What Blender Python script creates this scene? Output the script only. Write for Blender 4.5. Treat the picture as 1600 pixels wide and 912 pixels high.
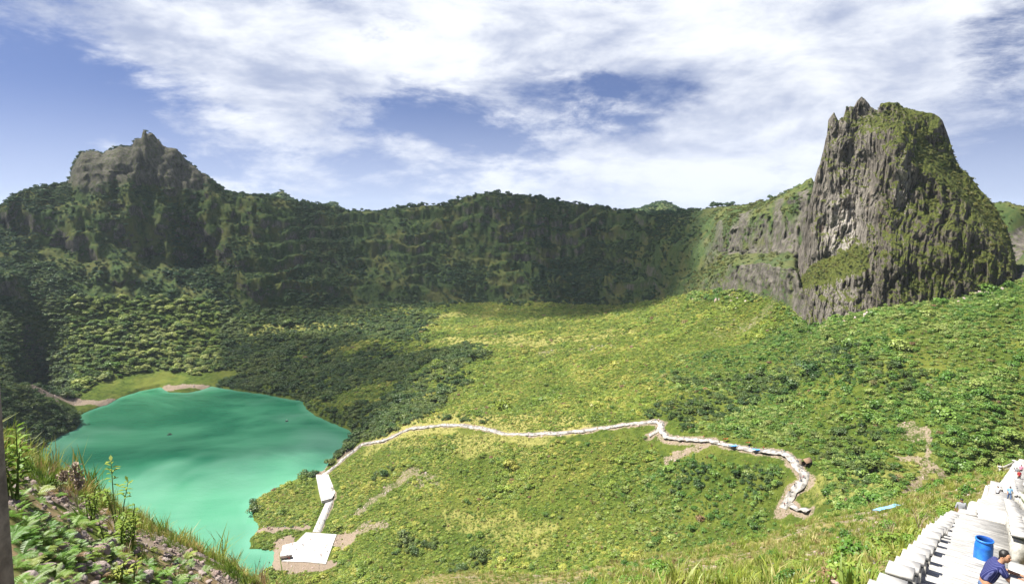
import bpy, bmesh, math, random
import numpy as np
from mathutils import Vector, Matrix
R_ = math.radians
random.seed(7); rng = np.random.default_rng(11)
sc = bpy.context.scene
for o in list(bpy.data.objects): bpy.data.objects.remove(o)
C = sc.collection

# ------------------------------------------------------------------ camera, sky, sun, exposure
F, CX, CY, HOR = 953.0, 800.0, 456.0, 330.0          # photo pixels: focal length, centre, horizon row
PITCH = math.atan((CY - HOR) / F)
cam = bpy.data.cameras.new('camera'); camo = bpy.data.objects.new('camera', cam); C.objects.link(camo)
cam.sensor_width = 36; cam.lens = 36 * F / 1600; cam.clip_start = .05; cam.clip_end = 40000
camo.location = (0, 0, 0); camo.rotation_euler = (math.pi / 2 - PITCH, 0, 0)
sc.camera = camo
SUN_EL, SUN_AZ = R_(60), R_(-90)                      # azimuth measured from +y towards +x: the sun stands left of the view
SUN = Vector((math.sin(SUN_AZ) * math.cos(SUN_EL), math.cos(SUN_AZ) * math.cos(SUN_EL), math.sin(SUN_EL)))
sun = bpy.data.lights.new('sun', 'SUN'); suno = bpy.data.objects.new('sun', sun); C.objects.link(suno)
sun.energy = 4.8; sun.angle = R_(.5); sun.color = (1, .95, .86)
suno.rotation_euler = SUN.to_track_quat('Z', 'Y').to_euler()
sc.view_settings.view_transform = 'Standard'; sc.view_settings.look = 'None'
sc.view_settings.gamma = 1; sc.view_settings.exposure = 1.46; sc.view_settings.use_curve_mapping = False
sc.cycles.max_bounces = 5; sc.cycles.diffuse_bounces = 2; sc.cycles.glossy_bounces = 2
sc.cycles.transmission_bounces = 3; sc.cycles.transparent_max_bounces = 8; sc.cycles.volume_bounces = 0
sc.cycles.caustics_reflective = False; sc.cycles.caustics_refractive = False
sc.cycles.use_denoising = True

def pix_dir(x, y):
    X, Y = (np.asarray(x, float) - CX) / F, -(np.asarray(y, float) - CY) / F
    dx = X; dy = math.cos(PITCH) + Y * math.sin(PITCH); dz = -math.sin(PITCH) + Y * math.cos(PITCH)
    return dx, dy, dz
def pix_az_t(x, y):
    dx, dy, dz = pix_dir(x, y)
    return np.arctan2(dx, dy), dz / np.hypot(dx, dy)

# ---- node helper
class NT:
    def __init__(s, tree): s.t = tree; s.n = tree.nodes; s.l = tree.links
    def add(s, typ, **kw):
        n = s.n.new(typ); ins = kw.pop('ins', {})
        for k, v in kw.items(): setattr(n, k, v)
        for k, v in ins.items(): s.put(n.inputs[k], v)
        return n
    def put(s, sock, v):
        if isinstance(v, bpy.types.NodeSocket): s.l.new(v, sock)
        elif isinstance(v, bpy.types.Node): s.l.new(v.outputs[0], sock)
        else: sock.default_value = v
    def math(s, op, a, b=0.0, c=0.0, clamp=False):
        n = s.n.new('ShaderNodeMath'); n.operation = op; n.use_clamp = clamp
        for i, v in enumerate((a, b, c)): s.put(n.inputs[i], v)
        return n.outputs[0]
    def vmath(s, op, a, b=None):
        n = s.n.new('ShaderNodeVectorMath'); n.operation = op; s.put(n.inputs[0], a)
        if b is not None: s.put(n.inputs[1], b)
        return n.outputs['Value'] if op in ('DOT_PRODUCT', 'LENGTH') else n.outputs[0]
    def noise(s, vec, scale, detail=4, rough=.55, dist=0):
        n = s.n.new('ShaderNodeTexNoise'); s.put(n.inputs['Vector'], vec)
        n.inputs['Scale'].default_value = scale; n.inputs['Detail'].default_value = detail
        n.inputs['Roughness'].default_value = rough; n.inputs['Distortion'].default_value = dist
        return n.outputs['Fac']
    def ramp(s, fac, lo, hi):
        n = s.n.new('ShaderNodeMapRange'); n.interpolation_type = 'SMOOTHSTEP'; s.put(n.inputs[0], fac)
        n.inputs[1].default_value = lo; n.inputs[2].default_value = hi
        return n.outputs[0]
    def mix(s, fac, a, b):
        n = s.n.new('ShaderNodeMix'); n.data_type = 'RGBA'
        s.put(n.inputs[0], fac); s.put(n.inputs[6], a if not isinstance(a, tuple) else (*a, 1)[:4]); s.put(n.inputs[7], b if not isinstance(b, tuple) else (*b, 1)[:4])
        return n.outputs[2]
    def attr(s, name, typ='GEOMETRY'):
        n = s.n.new('ShaderNodeAttribute'); n.attribute_name = name; n.attribute_type = typ
        return n.outputs['Fac']

# ---- sky: Nishita seen through broken cloud
W = bpy.data.worlds.new('World'); sc.world = W; W.use_nodes = True
w = NT(W.node_tree); w.n.clear()
tc = w.add('ShaderNodeTexCoord').outputs['Generated']
sx = w.add('ShaderNodeSeparateXYZ', ins={0: tc})
zb = w.math('ADD', w.math('MULTIPLY', w.math('MAXIMUM', sx.outputs[2], 0), 1.6), .22)
skyv = w.add('ShaderNodeCombineXYZ', ins={0: sx.outputs[0], 1: sx.outputs[1], 2: zb}).outputs[0]
sky = w.add('ShaderNodeTexSky', sky_type='NISHITA', sun_disc=False, sun_elevation=SUN_EL, sun_rotation=SUN_AZ,
            altitude=1200, air_density=1.0, dust_density=.4, ozone_density=2.5, ins={0: w.vmath('NORMALIZE', skyv)}).outputs[0]
sky = w.mix(1.0, sky, sky)
sat = w.add('ShaderNodeHueSaturation', ins={'Saturation': .98, 'Value': 1.5, 'Hue': .513, 'Color': sky}).outputs[0]
cv = w.add('ShaderNodeVectorMath', operation='MULTIPLY', ins={0: tc, 1: (1, 1, 2.6)}).outputs[0]
n1 = w.noise(w.vmath('ADD', cv, (.35, .2, .1)), 3.9, 9, .62, .35)
n2 = w.noise(w.vmath('ADD', cv, (3.7, 1.2, .4)), 8, 7, .62, .3)
n3 = w.noise(w.vmath('ADD', cv, (1.7, 8.2, 2.4)), 21, 6, .65, .4)
dens = w.math('ADD', w.math('ADD', w.math('MULTIPLY', n1, .74), w.math('MULTIPLY', n2, .34)), w.math('MULTIPLY', n3, .21))
dens = w.math('SUBTRACT', dens, .165)
def sky_blob(x, y, width, amp, flat=1.0):
    """a thicker or thinner region of the cloud cover around one direction of the sky"""
    global dens
    dx, dy, dz = pix_dir(x, y); d = Vector((dx, dy, dz)).normalized()
    sub = w.vmath('SUBTRACT', tc, tuple(d))
    sub = w.add('ShaderNodeVectorMath', operation='MULTIPLY', ins={0: sub, 1: (1, 1, flat)}).outputs[0]
    l = w.vmath('LENGTH', sub)
    f = w.ramp(l, width, 0.0)
    dens = w.math('ADD', dens, w.math('MULTIPLY', f, amp))
SKY_BLOBS = [(60, 140, .34, -.20, 1.8), (640, 170, .17, -.17, 2.2), (880, 150, .22, -.13, 2.6), (1090, 140, .12, -.13, 2.2), (350, 240, .15, -.12, 2), (1580, 240, .22, -.16, 1.5), (20, 270, .2, -.15, 1.5),
             (560, 290, .26, -.12, 2.2), (780, 215, .22, -.10, 3), (1010, 200, .1, -.06, 2), (1290, 160, .28, .14, 1.4), (1000, 40, .5, .15, 2.2), (450, 95, .42, .14, 2.6), (1330, 60, .4, .14, 2), (60, 30, .26, .10, 2.5),
             (1100, 290, .5, .10, 2.2), (1560, 25, .14, -.10, 2.2), (180, 270, .12, .08, 2), (1575, 110, .1, -.08, 2),
             (250, 210, .24, .06, 2.2), (110, 235, .16, .06, 2.5), (460, 265, .3, .05, 2.6), (640, 160, .2, -.07, 3), (980, 130, .24, -.09, 3.5), (30, 90, .2, -.08, 3.5), (560, 275, .16, -.05, 3), (1575, 220, .2, -.06, 2)]
for b in SKY_BLOBS: sky_blob(*b)
cover = w.math('MULTIPLY', w.ramp(dens, .37, .585), w.math('SUBTRACT', 1.0, w.math('MULTIPLY', w.ramp(sx.outputs[2], .36, .7), .8)))
shade = w.ramp(w.noise(w.vmath('ADD', cv, (9, 2, 5)), 4.2, 6, .6, .2), .38, .68)
ccol = w.mix(shade, (11.2, 11.5, 12.0), (5.0, 5.7, 7.6))
skyc = w.mix(w.math('MULTIPLY', cover, .93), sat, ccol)
lowhaze = w.ramp(sx.outputs[2], .19, -.01)
skyc = w.mix(w.math('MULTIPLY', lowhaze, .52), skyc, (8.8, 9.6, 11.4))
bg = w.add('ShaderNodeBackground', ins={0: skyc, 1: .0355})
w.l.new(bg.outputs[0], w.add('ShaderNodeOutputWorld').inputs[0])

# ------------------------------------------------------------------ maths helpers
def hash01(ix, iy, iz, seed):
    h = (ix.astype(np.int64) * 374761393 + iy.astype(np.int64) * 668265263 + iz.astype(np.int64) * 1440662683 + seed * 974634777) & 0xffffffff
    h = ((h ^ (h >> 13)) * 1274126177) & 0xffffffff
    h = ((h ^ (h >> 16)) * 2246822519) & 0xffffffff
    return ((h ^ (h >> 15)) & 0xffffff).astype(np.float64) / 0xffffff
def vnoise(x, y, z=None, seed=0):
    three = z is not None
    fx, fy = np.floor(x), np.floor(y); ux, uy = x - fx, y - fy
    ux = ux * ux * ux * (ux * (ux * 6 - 15) + 10); uy = uy * uy * uy * (uy * (uy * 6 - 15) + 10)
    if three:
        fz = np.floor(z); uz = z - fz; uz = uz * uz * (3 - 2 * uz)
    else: fz = np.zeros_like(fx)
    def layer(fz):
        a = hash01(fx, fy, fz, seed); b = hash01(fx + 1, fy, fz, seed); c = hash01(fx, fy + 1, fz, seed); d = hash01(fx + 1, fy + 1, fz, seed)
        return (a * (1 - ux) + b * ux) * (1 - uy) + (c * (1 - ux) + d * ux) * uy
    v = layer(fz)
    if three: v = v * (1 - uz) + layer(fz + 1) * uz
    return v * 2 - 1
def fbm(x, y, z=None, octv=4, seed=0, gain=.5):
    v = 0; a = 1; s = 0
    for i in range(octv):
        v = v + a * vnoise(x, y, z, seed + i * 17); s += a; a *= gain
        x = x * 2.03 + 11.3; y = y * 2.03 - 7.1
        if z is not None: z = z * 2.03 + 3.7
    return v / s
def sstep(a, b, x):
    t = np.clip((x - a) / (b - a), 0, 1); return t * t * (3 - 2 * t)
def pchip_slopes(X, Y):
    h = np.diff(X, axis=0); d = np.diff(Y, axis=0) / h
    m = np.zeros_like(Y); m[0] = d[0]; m[-1] = d[-1]
    if len(X) < 3: return m
    p = d[:-1] * d[1:] > 0
    w1 = 2 * h[1:] + h[:-1]; w2 = h[1:] + 2 * h[:-1]
    with np.errstate(divide='ignore', invalid='ignore'):
        hm = (w1 + w2) / (w1 / d[:-1] + w2 / d[1:])
    m[1:-1] = np.where(p, hm, 0)
    return m
def pchip1(xk, yk, xq):
    X = np.asarray(xk, float)[:, None]; Y = np.asarray(yk, float)[:, None]; m = pchip_slopes(X, Y)[:, 0]
    X = X[:, 0]; Y = Y[:, 0]
    i = np.clip(np.searchsorted(X, xq) - 1, 0, len(X) - 2); h = X[i + 1] - X[i]; t = np.clip((xq - X[i]) / h, 0, 1)
    return (2 * t**3 - 3 * t**2 + 1) * Y[i] + (t**3 - 2 * t**2 + t) * h * m[i] + (-2 * t**3 + 3 * t**2) * Y[i + 1] + (t**3 - t**2) * h * m[i + 1]

# ------------------------------------------------------------------ terrain: profiles of the crater round the viewpoint
# a knot is (column, row, distance) or (column, row, -height below the eye) or (column, None, distance, z)
def feature(knots, az, linear=False):
    A, Rr, T = [], [], []
    for k in knots:
        if k[1] is None:
            a, _ = pix_az_t(k[0], 640); r = k[2]; t = k[3] / r
        else:
            a, t = pix_az_t(k[0], k[1]); r = k[2] if k[2] > 0 else k[2] / t
        A.append(float(a)); Rr.append(float(r)); T.append(float(t))
    o = np.argsort(A, kind='stable'); A = np.array(A)[o]; Rr = np.array(Rr)[o]; T = np.array(T)[o]
    for i in range(1, len(A)): A[i] = max(A[i], A[i - 1] + 1e-5)
    rm, tm = (Rr[0] + Rr[-1]) / 2, (T[0] + T[-1]) / 2
    A = np.concatenate(([-math.pi], A, [math.pi])); Rr = np.concatenate(([rm], Rr, [rm])); T = np.concatenate(([tm], T, [tm]))
    f = (lambda a, b, c: np.interp(c, a, b)) if linear else pchip1
    return f(A, Rr, az), f(A, T, az)

az_f = np.linspace(R_(-47), R_(47), 1250)
AZ = np.concatenate((np.linspace(-math.pi, R_(-47), 50)[:-1], az_f, np.linspace(R_(47), math.pi, 50)[1:]))
NA = len(AZ)
S = [
 # 0 under the eye
 ([(-300, None, .3, -1.8), (0, None, .3, -1.8), (800, None, .3, -2.2), (1600, None, .3, -2.7), (1900, None, .3, -2.7)], 1),
 # 1 edge of the stony mound on the left, then the head of the slope
 ([(-300, 640, 12), (0, 700, 12), (60, 735, 12), (100, 757, 12), (150, 785, 12), (200, 812, 12), (250, 836, 12), (300, 860, 12), (350, 887, 12), (400, 916, 12.5), (460, 965, 12.5),
   (640, 1010, 12), (900, 1010, 12), (1100, None, 12, -7.9), (1300, None, 12, -7.75), (1450, None, 12, -7.7), (1600, None, 12, -7.7), (1900, None, 12, -7.7)], 120),
 # 2 where the slope enters the picture from below
 ([(-300, 960, 60), (0, 975, 60), (200, 1010, 60), (400, 1060, 60), (520, 1020, 110), (640, 925, 122), (760, 921, 118), (900, 919, 100), (1000, 917, 66), (1150, 916, 38), (1250, 915, 25), (1350, 913, 19.5), (1450, 910, 19), (1600, 905, 20.9), (1900, 890, 21)], 50),
 # 3 brow of the near slope
 ([(-300, 960, 210), (0, 985, 220), (200, 1000, 230), (400, 1010, 230), (540, 975, 150), (640, 914, 132), (700, 903, 132), (760, 900, 132), (860, 899, 134), (930, 886, 134), (1000, 872, 134), (1100, 856, 138), (1180, 842, 142), (1225, 828, 148), (1270, 810, 156), (1350, 797, 166), (1450, 764, 168), (1490, 747, 160), (1560, 735, 142), (1605, 722, 136), (1900, 690, 136)], 110),
 # 4 foot of the near slope, where the crater floor starts
 ([(-300, None, 330, -196), (0, None, 330, -196), (200, None, 290, -196), (330, None, 285, -196), (400, None, 290, -190), (460, 925, -189), (560, 940, -186), (640, 930, -182), (800, 908, -170), (1000, 880, -152), (1100, 866, -144), (1180, 851, -136), (1250, 822, -124), (1300, 815, -113), (1370, 806, -101), (1460, 768, -102), (1560, 748, -100), (1605, 736, -97), (1900, 700, -95)], 40),
 # 5 the bench that carries the path; on the far left the brow of the wooded spur
 ([(-300, 500, 640), (-100, 545, 650), (0, 574, 658), (40, 592, 660), (80, 617, 662), (110, 641, 662), (128, None, 664, -191), (150, None, 640, -196), (380, None, 480, -196), (470, 745, -187), (500, 738, -184), (560, 693, -173), (640, 672, -161), (720, 663, -152), (810, 677, -145), (900, 672, -135), (1000, 660, -124), (1060, 670, -119), (1120, 692, -116), (1250, 738, -112), (1330, 730, -105), (1400, 708, -96), (1460, 722, -95), (1600, 706, -92), (1900, 680, -92)], 120),
 # 6 far shore and the middle of the slope
 ([(-300, None, 600, -188), (0, None, 610, -188), (60, 606, -187), (130, 620, -187), (200, 606, -187), (250, 596, -186), (330, 592, -186), (400, 602, -185), (475, 612, -183), (530, 640, -178), (580, 640, -172), (650, 610, -158), (800, 572, -142), (1000, 562, -116), (1200, 566, 425), (1300, 570, 368), (1400, 566, 350), (1500, 560, 350), (1600, 550, 360), (1900, 545, 360)], 130),
 # 7 head of the slope, foot of the walls
 ([(-300, 490, 850), (0, 480, 855), (100, 478, 865), (200, 470, 880), (300, 475, 890), (400, 484, 895), (500, 482, 900), (600, 479, 900), (800, 472, 905), (950, 478, 880), (1020, 470, 800), (1060, 463, 725), (1090, 458, 640), (1150, 455, 570), (1210, 470, 505), (1240, 492, 462), (1265, 513, 430), (1310, 500, 405), (1400, 478, 400), (1500, 465, 412), (1580, 442, 440), (1620, 436, 450), (1900, 430, 450)], 130),
 # 8 lower tier
 ([(-300, 440, 885), (0, 430, 890), (100, 432, 900), (200, 430, 912), (300, 430, 920), (400, 442, 920), (500, 440, 922), (600, 440, 922), (800, 436, 928), (950, 440, 905), (1020, 440, 825), (1060, 440, 745), (1095, 436, 652), (1150, 418, 583), (1210, 414, 520), (1240, 420, 480), (1265, 470, 455), (1400, 465, 470), (1500, 455, 470), (1580, 430, 470), (1620, 405, 500), (1900, 400, 500)], 60),
 # 9 ledge
 ([(-300, 425, 925), (0, 415, 930), (100, 405, 940), (200, 402, 950), (300, 415, 955), (400, 424, 950), (500, 420, 946), (600, 420, 940), (800, 418, 950), (950, 424, 930), (1020, 425, 850), (1060, 425, 775), (1100, 420, 700), (1150, 402, 625), (1210, 396, 560), (1240, 400, 515), (1265, 465, 490), (1400, 460, 500), (1500, 450, 500), (1580, 420, 500), (1620, 380, 540), (1900, 380, 540)], 36),
 # 10 upper tier
 ([(-300, 390, 965), (0, 375, 970), (60, 350, 975), (100, 345, 980), (150, 305, 1000), (185, 290, 1010), (215, 315, 1010), (260, 350, 1000), (300, 370, 985), (400, 385, 975), (500, 380, 970), (600, 380, 970), (800, 376, 972), (950, 385, 955), (1020, 385, 885), (1060, 382, 820), (1105, 388, 735), (1125, 366, 690), (1150, 352, 650), (1180, 341, 620), (1220, 326, 590), (1245, 305, 560), (1268, 300, 545), (1320, 430, 540), (1500, 420, 530), (1570, 380, 540), (1620, 350, 570), (1900, 350, 570)], 46),
 # 11 rim
 ([(-300, 350, 930), (-60, 340, 940), (0, 326, 950), (12, 312, 950), (40, 298, 960), (75, 291, 975), (104, 287, 990), (110, 279, 990), (113, 262, 990), (118, 250, 992), (128, 239, 994), (138, 238, 996), (150, 239, 1000), (160, 242, 1000), (172, 236, 1000), (186, 228, 1000), (206, 229, 1000), (211, 217, 996), (221, 217, 995), (223, 206, 995), (226, 204, 995), (230, 211, 995), (238, 209, 995), (246, 218, 995), (254, 229, 995), (262, 233, 995), (275, 234, 998), (286, 244, 1000), (292, 253, 1000), (304, 259, 1000), (314, 269, 1000), (322, 273, 1000), (333, 284, 1004), (350, 299, 1010), (400, 306, 1010), (450, 314, 1015), (500, 322, 1020), (560, 331, 1020), (620, 327, 1020), (700, 318, 1020), (735, 306, 1015), (752, 302, 1010), (790, 305, 1010), (850, 311, 1010), (900, 319, 1005), (960, 328, 1000), (1000, 332, 980), (1050, 334, 960), (1080, 330, 930), (1120, 323, 880), (1200, 316, 780), (1225, 308, 720), (1240, 296, 660), (1255, 290, 630), (1268, 280, 610), (1300, 330, 600), (1450, 340, 600), (1555, 317, 600), (1575, 318, 600), (1600, 322, 600), (1700, 328, 600), (1900, 335, 600)], 90),
 # 12 behind the rim
 ([(-300, None, 1150, -40), (110, None, 1120, -20), (230, None, 1120, 20), (400, None, 1180, -40), (1000, None, 1180, -60), (1268, None, 800, -60), (1900, None, 800, -60)], 24),
 # 13 hills beyond
 ([(-300, 350, 1700), (300, 345, 1700), (408, 311, 1700), (428, 304, 1700), (442, 299, 1690), (452, 308, 1700), (470, 322, 1700), (498, 322, 1700), (512, 319, 1700), (524, 317, 1700), (535, 326, 1700), (560, 342, 1700), (900, 345, 1700), (975, 330, 1700), (1000, 326, 1700), (1020, 318, 1700), (1036, 315, 1700), (1050, 320, 1700), (1070, 331, 1700), (1110, 340, 1700), (1900, 345, 1700)], 50),
 ([(-300, None, 3200, -260), (1900, None, 3200, -260)], 16),
 ([(-300, None, 6000, -420), (1900, None, 6000, -420)], 8),
]
# one more line of knots half way down the near slope; the numbering of the features stays as above
MID = ([(-300, 960, 150), (0, 980, 150), (200, 1005, 150), (400, 1030, 160), (540, 990, 135), (640, 919, 127), (760, 909, 125), (900, 903, 117), (1000, 893, 98), (1150, 881, 76), (1250, 869, 66), (1350, 851, 62), (1450, 826, 66), (1500, 808, 74), (1557, 783, 84), (1600, 776, 86), (1900, 760, 86)], 90)
S3 = S[:3] + [MID] + S[3:]
RK, TK = [], []
for i, (kn, n) in enumerate(S3):
    i = i if i < 3 else (-1 if i == 3 else i - 1)
    if i == 11: kn = [(k[0], k[1], k[2] + 90 * max(0, min(1, (420 - k[0]) / 120))) for k in kn]
    if i == 12: kn = [(k[0], None, k[2] + 60, k[3]) for k in kn]
    if 7 <= i <= 10: kn = [(k[0], k[1], k[2] + 24 * max(0, min(1, (k[0] - 1200) / 60))) for k in kn]
    r, t = feature(kn, AZ, linear=(i in (11, 13)))
    if RK: r = np.maximum(r, RK[-1] + 1.5)
    RK.append(r); TK.append(t)
RK = np.array(RK); ZK = RK * np.array(TK)
MK = pchip_slopes(RK, ZK)
rows_r, rows_z, ROW0 = [RK[0]], [ZK[0]], [0]
for k in range(len(S3) - 1):
    n = S3[k + 1][1]
    h = RK[k + 1] - RK[k]
    for j in range(1, n + 1):
        t = j / n
        rows_r.append(RK[k] + h * t)
        rows_z.append((2*t**3 - 3*t**2 + 1) * ZK[k] + (t**3 - 2*t**2 + t) * h * MK[k] + (-2*t**3 + 3*t**2) * ZK[k+1] + (t**3 - t**2) * h * MK[k+1])
    ROW0.append(len(rows_r) - 1)
del ROW0[3]
GR = np.array(rows_r); GZ = np.array(rows_z); NR = GR.shape[0]
rowk = np.arange(NR)[:, None]
def rows(a, b):      # smooth 0..1 window over the features a..b
    return sstep(ROW0[a] - 6, ROW0[a] + 10, rowk) * (1 - sstep(ROW0[b] - 10, ROW0[b] + 6, rowk))
GX = GR * np.sin(AZ)[None]; GY = GR * np.cos(AZ)[None]
# relief
azd = np.degrees(AZ)[None]
near = sstep(.5, 4, GR) * (rowk < ROW0[4])
GZ = GZ + fbm(GX / 1.7, GY / 1.7, octv=4, seed=3) * .16 * near * (1 - sstep(20, 60, GR)) + fbm(GX / 14, GY / 14, octv=4, seed=5) * .7 * sstep(15, 60, GR) * (GR < 400)
fl = rows(4, 7)
big = fbm(GX / 62, GY / 62, octv=4, seed=9)
GZ = GZ + fl * (fbm(GX / 22, GY / 22, octv=4, seed=8) * 1.6 + big * 3.2 * (1 + 1.1 * sstep(-2, -14, azd)))
wl = sstep(ROW0[7] - 20, ROW0[8] + 10, rowk) * (1 - sstep(ROW0[11] + 4, ROW0[11] + 20, rowk)) * (1 - .8 * np.exp(-((rowk - ROW0[11]) / 8.0) ** 2)) * (1 - sstep(25.3, 26.6, azd) * .95)
# gullies and ribs running down the walls, ledges across them
rib = 1 - np.abs(fbm(azd / 3.4 + .25 * fbm(GX / 60, GY / 60, seed=2), GZ / 220, octv=4, seed=21)) * 2
leftm = sstep(-20, -26, azd)
GR2 = GR - wl * (rib * (4.5 + 17 * leftm) - 3) - wl * fbm(azd * 1.6, GZ / 16, octv=4, seed=33) * 4 * (1 + leftm)
rightc = wl * sstep(14, 18, azd)
flute = np.abs(fbm(azd * .9, GZ / 22, octv=5, seed=41, gain=.6)) * 16 + np.abs(vnoise(azd * 2.4, GZ / 20, seed=43)) * 3 + fbm(GX / 7, GY / 7, GZ / 7, octv=3, seed=45) * 3.5 - 3
GR2 = GR2 + rightc * (flute - 4) * .9
GR = GR2
GX = GR * np.sin(AZ)[None]; GY = GR * np.cos(AZ)[None]
GR = GR - wl * leftm * sstep(ROW0[7], ROW0[8], rowk) * (1 - sstep(ROW0[10], ROW0[11], rowk)) * fbm(azd / 5 + GZ / 160, GZ / 120, octv=3, seed=57) * 60
GX = GR * np.sin(AZ)[None]; GY = GR * np.cos(AZ)[None]
ter = fbm(GX / 200, GY / 200, GZ / 17, octv=3, seed=51)
tn = fbm(azd * .22, azd * 0 + rowk * .006, octv=5, seed=55) * 1.6
tq = GZ / 21 + tn; tf = tq - np.floor(tq)
GZ = GZ + wl * (1 - .7 * leftm) * (1 - sstep(14, 18, azd)) * ((np.floor(tq) + sstep(.34, .66, tf) - tn) * 21 - GZ) * np.clip(.5 + 1.3 * fbm(azd * .35, GZ / 30, octv=3, seed=59), 0, .85)
GZ = GZ + wl * ter * 5 + wl * fbm(GX / 30, GY / 30, GZ / 30, octv=4, seed=53) * 5 * (1 + .8 * leftm)
GZ = GZ + np.exp(-((rowk - ROW0[11]) / 14.0) ** 2) * fbm(azd * 3.0, azd * 0, octv=4, seed=77) * 1.6

def hit_col(ia, t_target, r_min=0.0):
    r = GR[:, ia]; z = GZ[:, ia]; t = z / np.maximum(r, .01)
    m = np.nonzero((t >= t_target) & (r > r_min))[0]
    if len(m) == 0: return None
    j = m[0]
    if j == 0: return r[0], z[0]
    d = t[j] - t[j - 1]; u = 0 if abs(d) < 1e-9 else (t_target - t[j - 1]) / d
    u = min(max(u, 0), 1)
    return r[j - 1] + u * (r[j] - r[j - 1]), z[j - 1] + u * (z[j] - z[j - 1])
def hit(x, y, r_min=0.0):
    a, t = pix_az_t(x, y); ia = int(np.argmin(np.abs(AZ - a)))
    h = hit_col(ia, float(t), r_min)
    if h is None: return None
    return Vector((h[0] * math.sin(a), h[0] * math.cos(a), h[1]))
def at_z(x, y, z):
    a, t = pix_az_t(x, y); r = z / float(t)
    return Vector((r * math.sin(a), r * math.cos(a), z))
def height(x, y):
    a = math.atan2(x, y); r = math.hypot(x, y); f = np.interp(a, AZ, np.arange(NA)); i = int(min(f, NA - 2)); u = f - i
    return float(np.interp(r, GR[:, i], GZ[:, i]) * (1 - u) + np.interp(r, GR[:, i + 1], GZ[:, i + 1]) * u)

# ---- the lake cut into it
LAKE = -190.0
SHORE = [(-140, 860), (-60, 790), (20, 757), (44, 740), (55, 716), (74, 692), (96, 680), (118, 671), (126, 661), (122, 650), (140, 641), (168, 632), (190, 620), (217, 611), (250, 605), (262, 612), (290, 614), (313, 610), (330, 603),
         (365, 609), (400, 614), (436, 620), (474, 627), (478, 638), (495, 650), (520, 661), (545, 671), (557, 682), (548, 694), (524, 714), (505, 735), (494, 741), (478, 744), (440, 759), (404, 776), (390, 787), (391, 797), (399, 813), (404, 824), (393, 840), (390, 857), (428, 861), (424, 889),
         (380, 912), (330, 960), (180, 960), (-20, 930)]
shore = np.array([at_z(x, y, LAKE)[:2] for x, y in SHORE])
# a little wobble along the shore so that it is not made of straight runs
dn = []
for i in range(len(shore)):
    p, q = shore[i], shore[(i + 1) % len(shore)]
    n = max(1, int(np.hypot(*(q - p)) / 3))
    for j in range(n):
        s = p + (q - p) * j / n
        dn.append(s + np.array([vnoise(np.array([s[0] / 9]), np.array([s[1] / 9]), seed=5)[0], vnoise(np.array([s[0] / 9]), np.array([s[1] / 9]), seed=6)[0]]) * 1.3)
shore_d = np.array(dn)
def poly_sd(px, py, poly):
    d2 = np.full(px.shape, 1e18); ins = np.zeros(px.shape, bool)
    for i in range(len(poly)):
        a, b = poly[i], poly[(i + 1) % len(poly)]; e = b - a
        wx, wy = px - a[0], py - a[1]
        u = np.clip((wx * e[0] + wy * e[1]) / max(e @ e, 1e-9), 0, 1)
        d2 = np.minimum(d2, (wx - e[0] * u) ** 2 + (wy - e[1] * u) ** 2)
        c = (a[1] > py) != (b[1] > py)
        with np.errstate(divide='ignore', invalid='ignore'):
            ins ^= c & (px < a[0] + (py - a[1]) / (b[1] - a[1]) * e[0])
    return np.where(ins, -np.sqrt(d2), np.sqrt(d2))
def line_d(px, py, pts, closed=False):
    d2 = np.full(px.shape, 1e18)
    for a, b in zip(pts[:-1], pts[1:]):
        a = np.array(a[:2]); b = np.array(b[:2]); e = b - a
        u = np.clip(((px - a[0]) * e[0] + (py - a[1]) * e[1]) / max(e @ e, 1e-9), 0, 1)
        d2 = np.minimum(d2, (px - a[0] - e[0] * u) ** 2 + (py - a[1] - e[1] * u) ** 2)
    return np.sqrt(d2)
sel = (GR > 230) & (GR < 800) & (GX > -700) & (GX < 60)
SD = np.full(GR.shape, 1e3)
SD[sel] = poly_sd(GX[sel], GY[sel], shore)
wob = fbm(GX / 8, GY / 8, octv=3, seed=61) * 1.6
sd2 = SD + wob * (np.abs(SD) < 40)
GZ = np.where(sd2 < 0, np.minimum(GZ, LAKE - np.minimum(-sd2 * .5, 6) - .05), GZ)
GZ = np.where((sd2 >= 0) & (SD < 900), np.maximum(GZ, LAKE + np.minimum(sd2 * .35, 2.2)), GZ)
GZ = np.where((sd2 >= 0) & (SD < 60), np.minimum(GZ, LAKE + .3 + sd2 * .95), GZ)

# ---- ground cover masks
soil = np.zeros(GR.shape); thick = np.zeros(GR.shape); dry = np.zeros(GR.shape); clear = np.zeros(GR.shape)
def pts(px): return [hit(*p) for p in px]
def mask_line(px, width, arr, val=1.0, clr=1.0, ragged=.6, rmin=0):
    P = [p for p in (hit(x, y, rmin) for x, y in px) if p is not None]
    c = np.mean([[p.x, p.y] for p in P], axis=0); ext = max(math.hypot(p.x - c[0], p.y - c[1]) for p in P) + width * 3
    s = (np.abs(GX - c[0]) < ext) & (np.abs(GY - c[1]) < ext)
    d = line_d(GX[s], GY[s], P) + fbm(GX[s] / (width * .8), GY[s] / (width * .8), octv=3, seed=71) * width * ragged
    m = 1 - sstep(width * .5, width * .9, d)
    arr[s] = np.maximum(arr[s], m * val); clear[s] = np.maximum(clear[s], m * clr)
PATH_MAIN = [(518, 778), (517, 764), (506, 750), (503, 744), (512, 737), (530, 723), (548, 708), (566, 693), (584, 691), (604, 687), (627, 676), (652, 668), (690, 664), (722, 664), (750, 668), (775, 674), (800, 678), (832, 679), (870, 677), (912, 674), (950, 668), (985, 663), (1020, 658), (1034, 661), (1031, 671), (1045, 686), (1085, 687), (1112, 689), (1142, 697), (1182, 704), (1226, 709), (1240, 722), (1252, 737), (1263, 746), (1256, 757), (1240, 769), (1229, 782), (1223, 794)]
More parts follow.
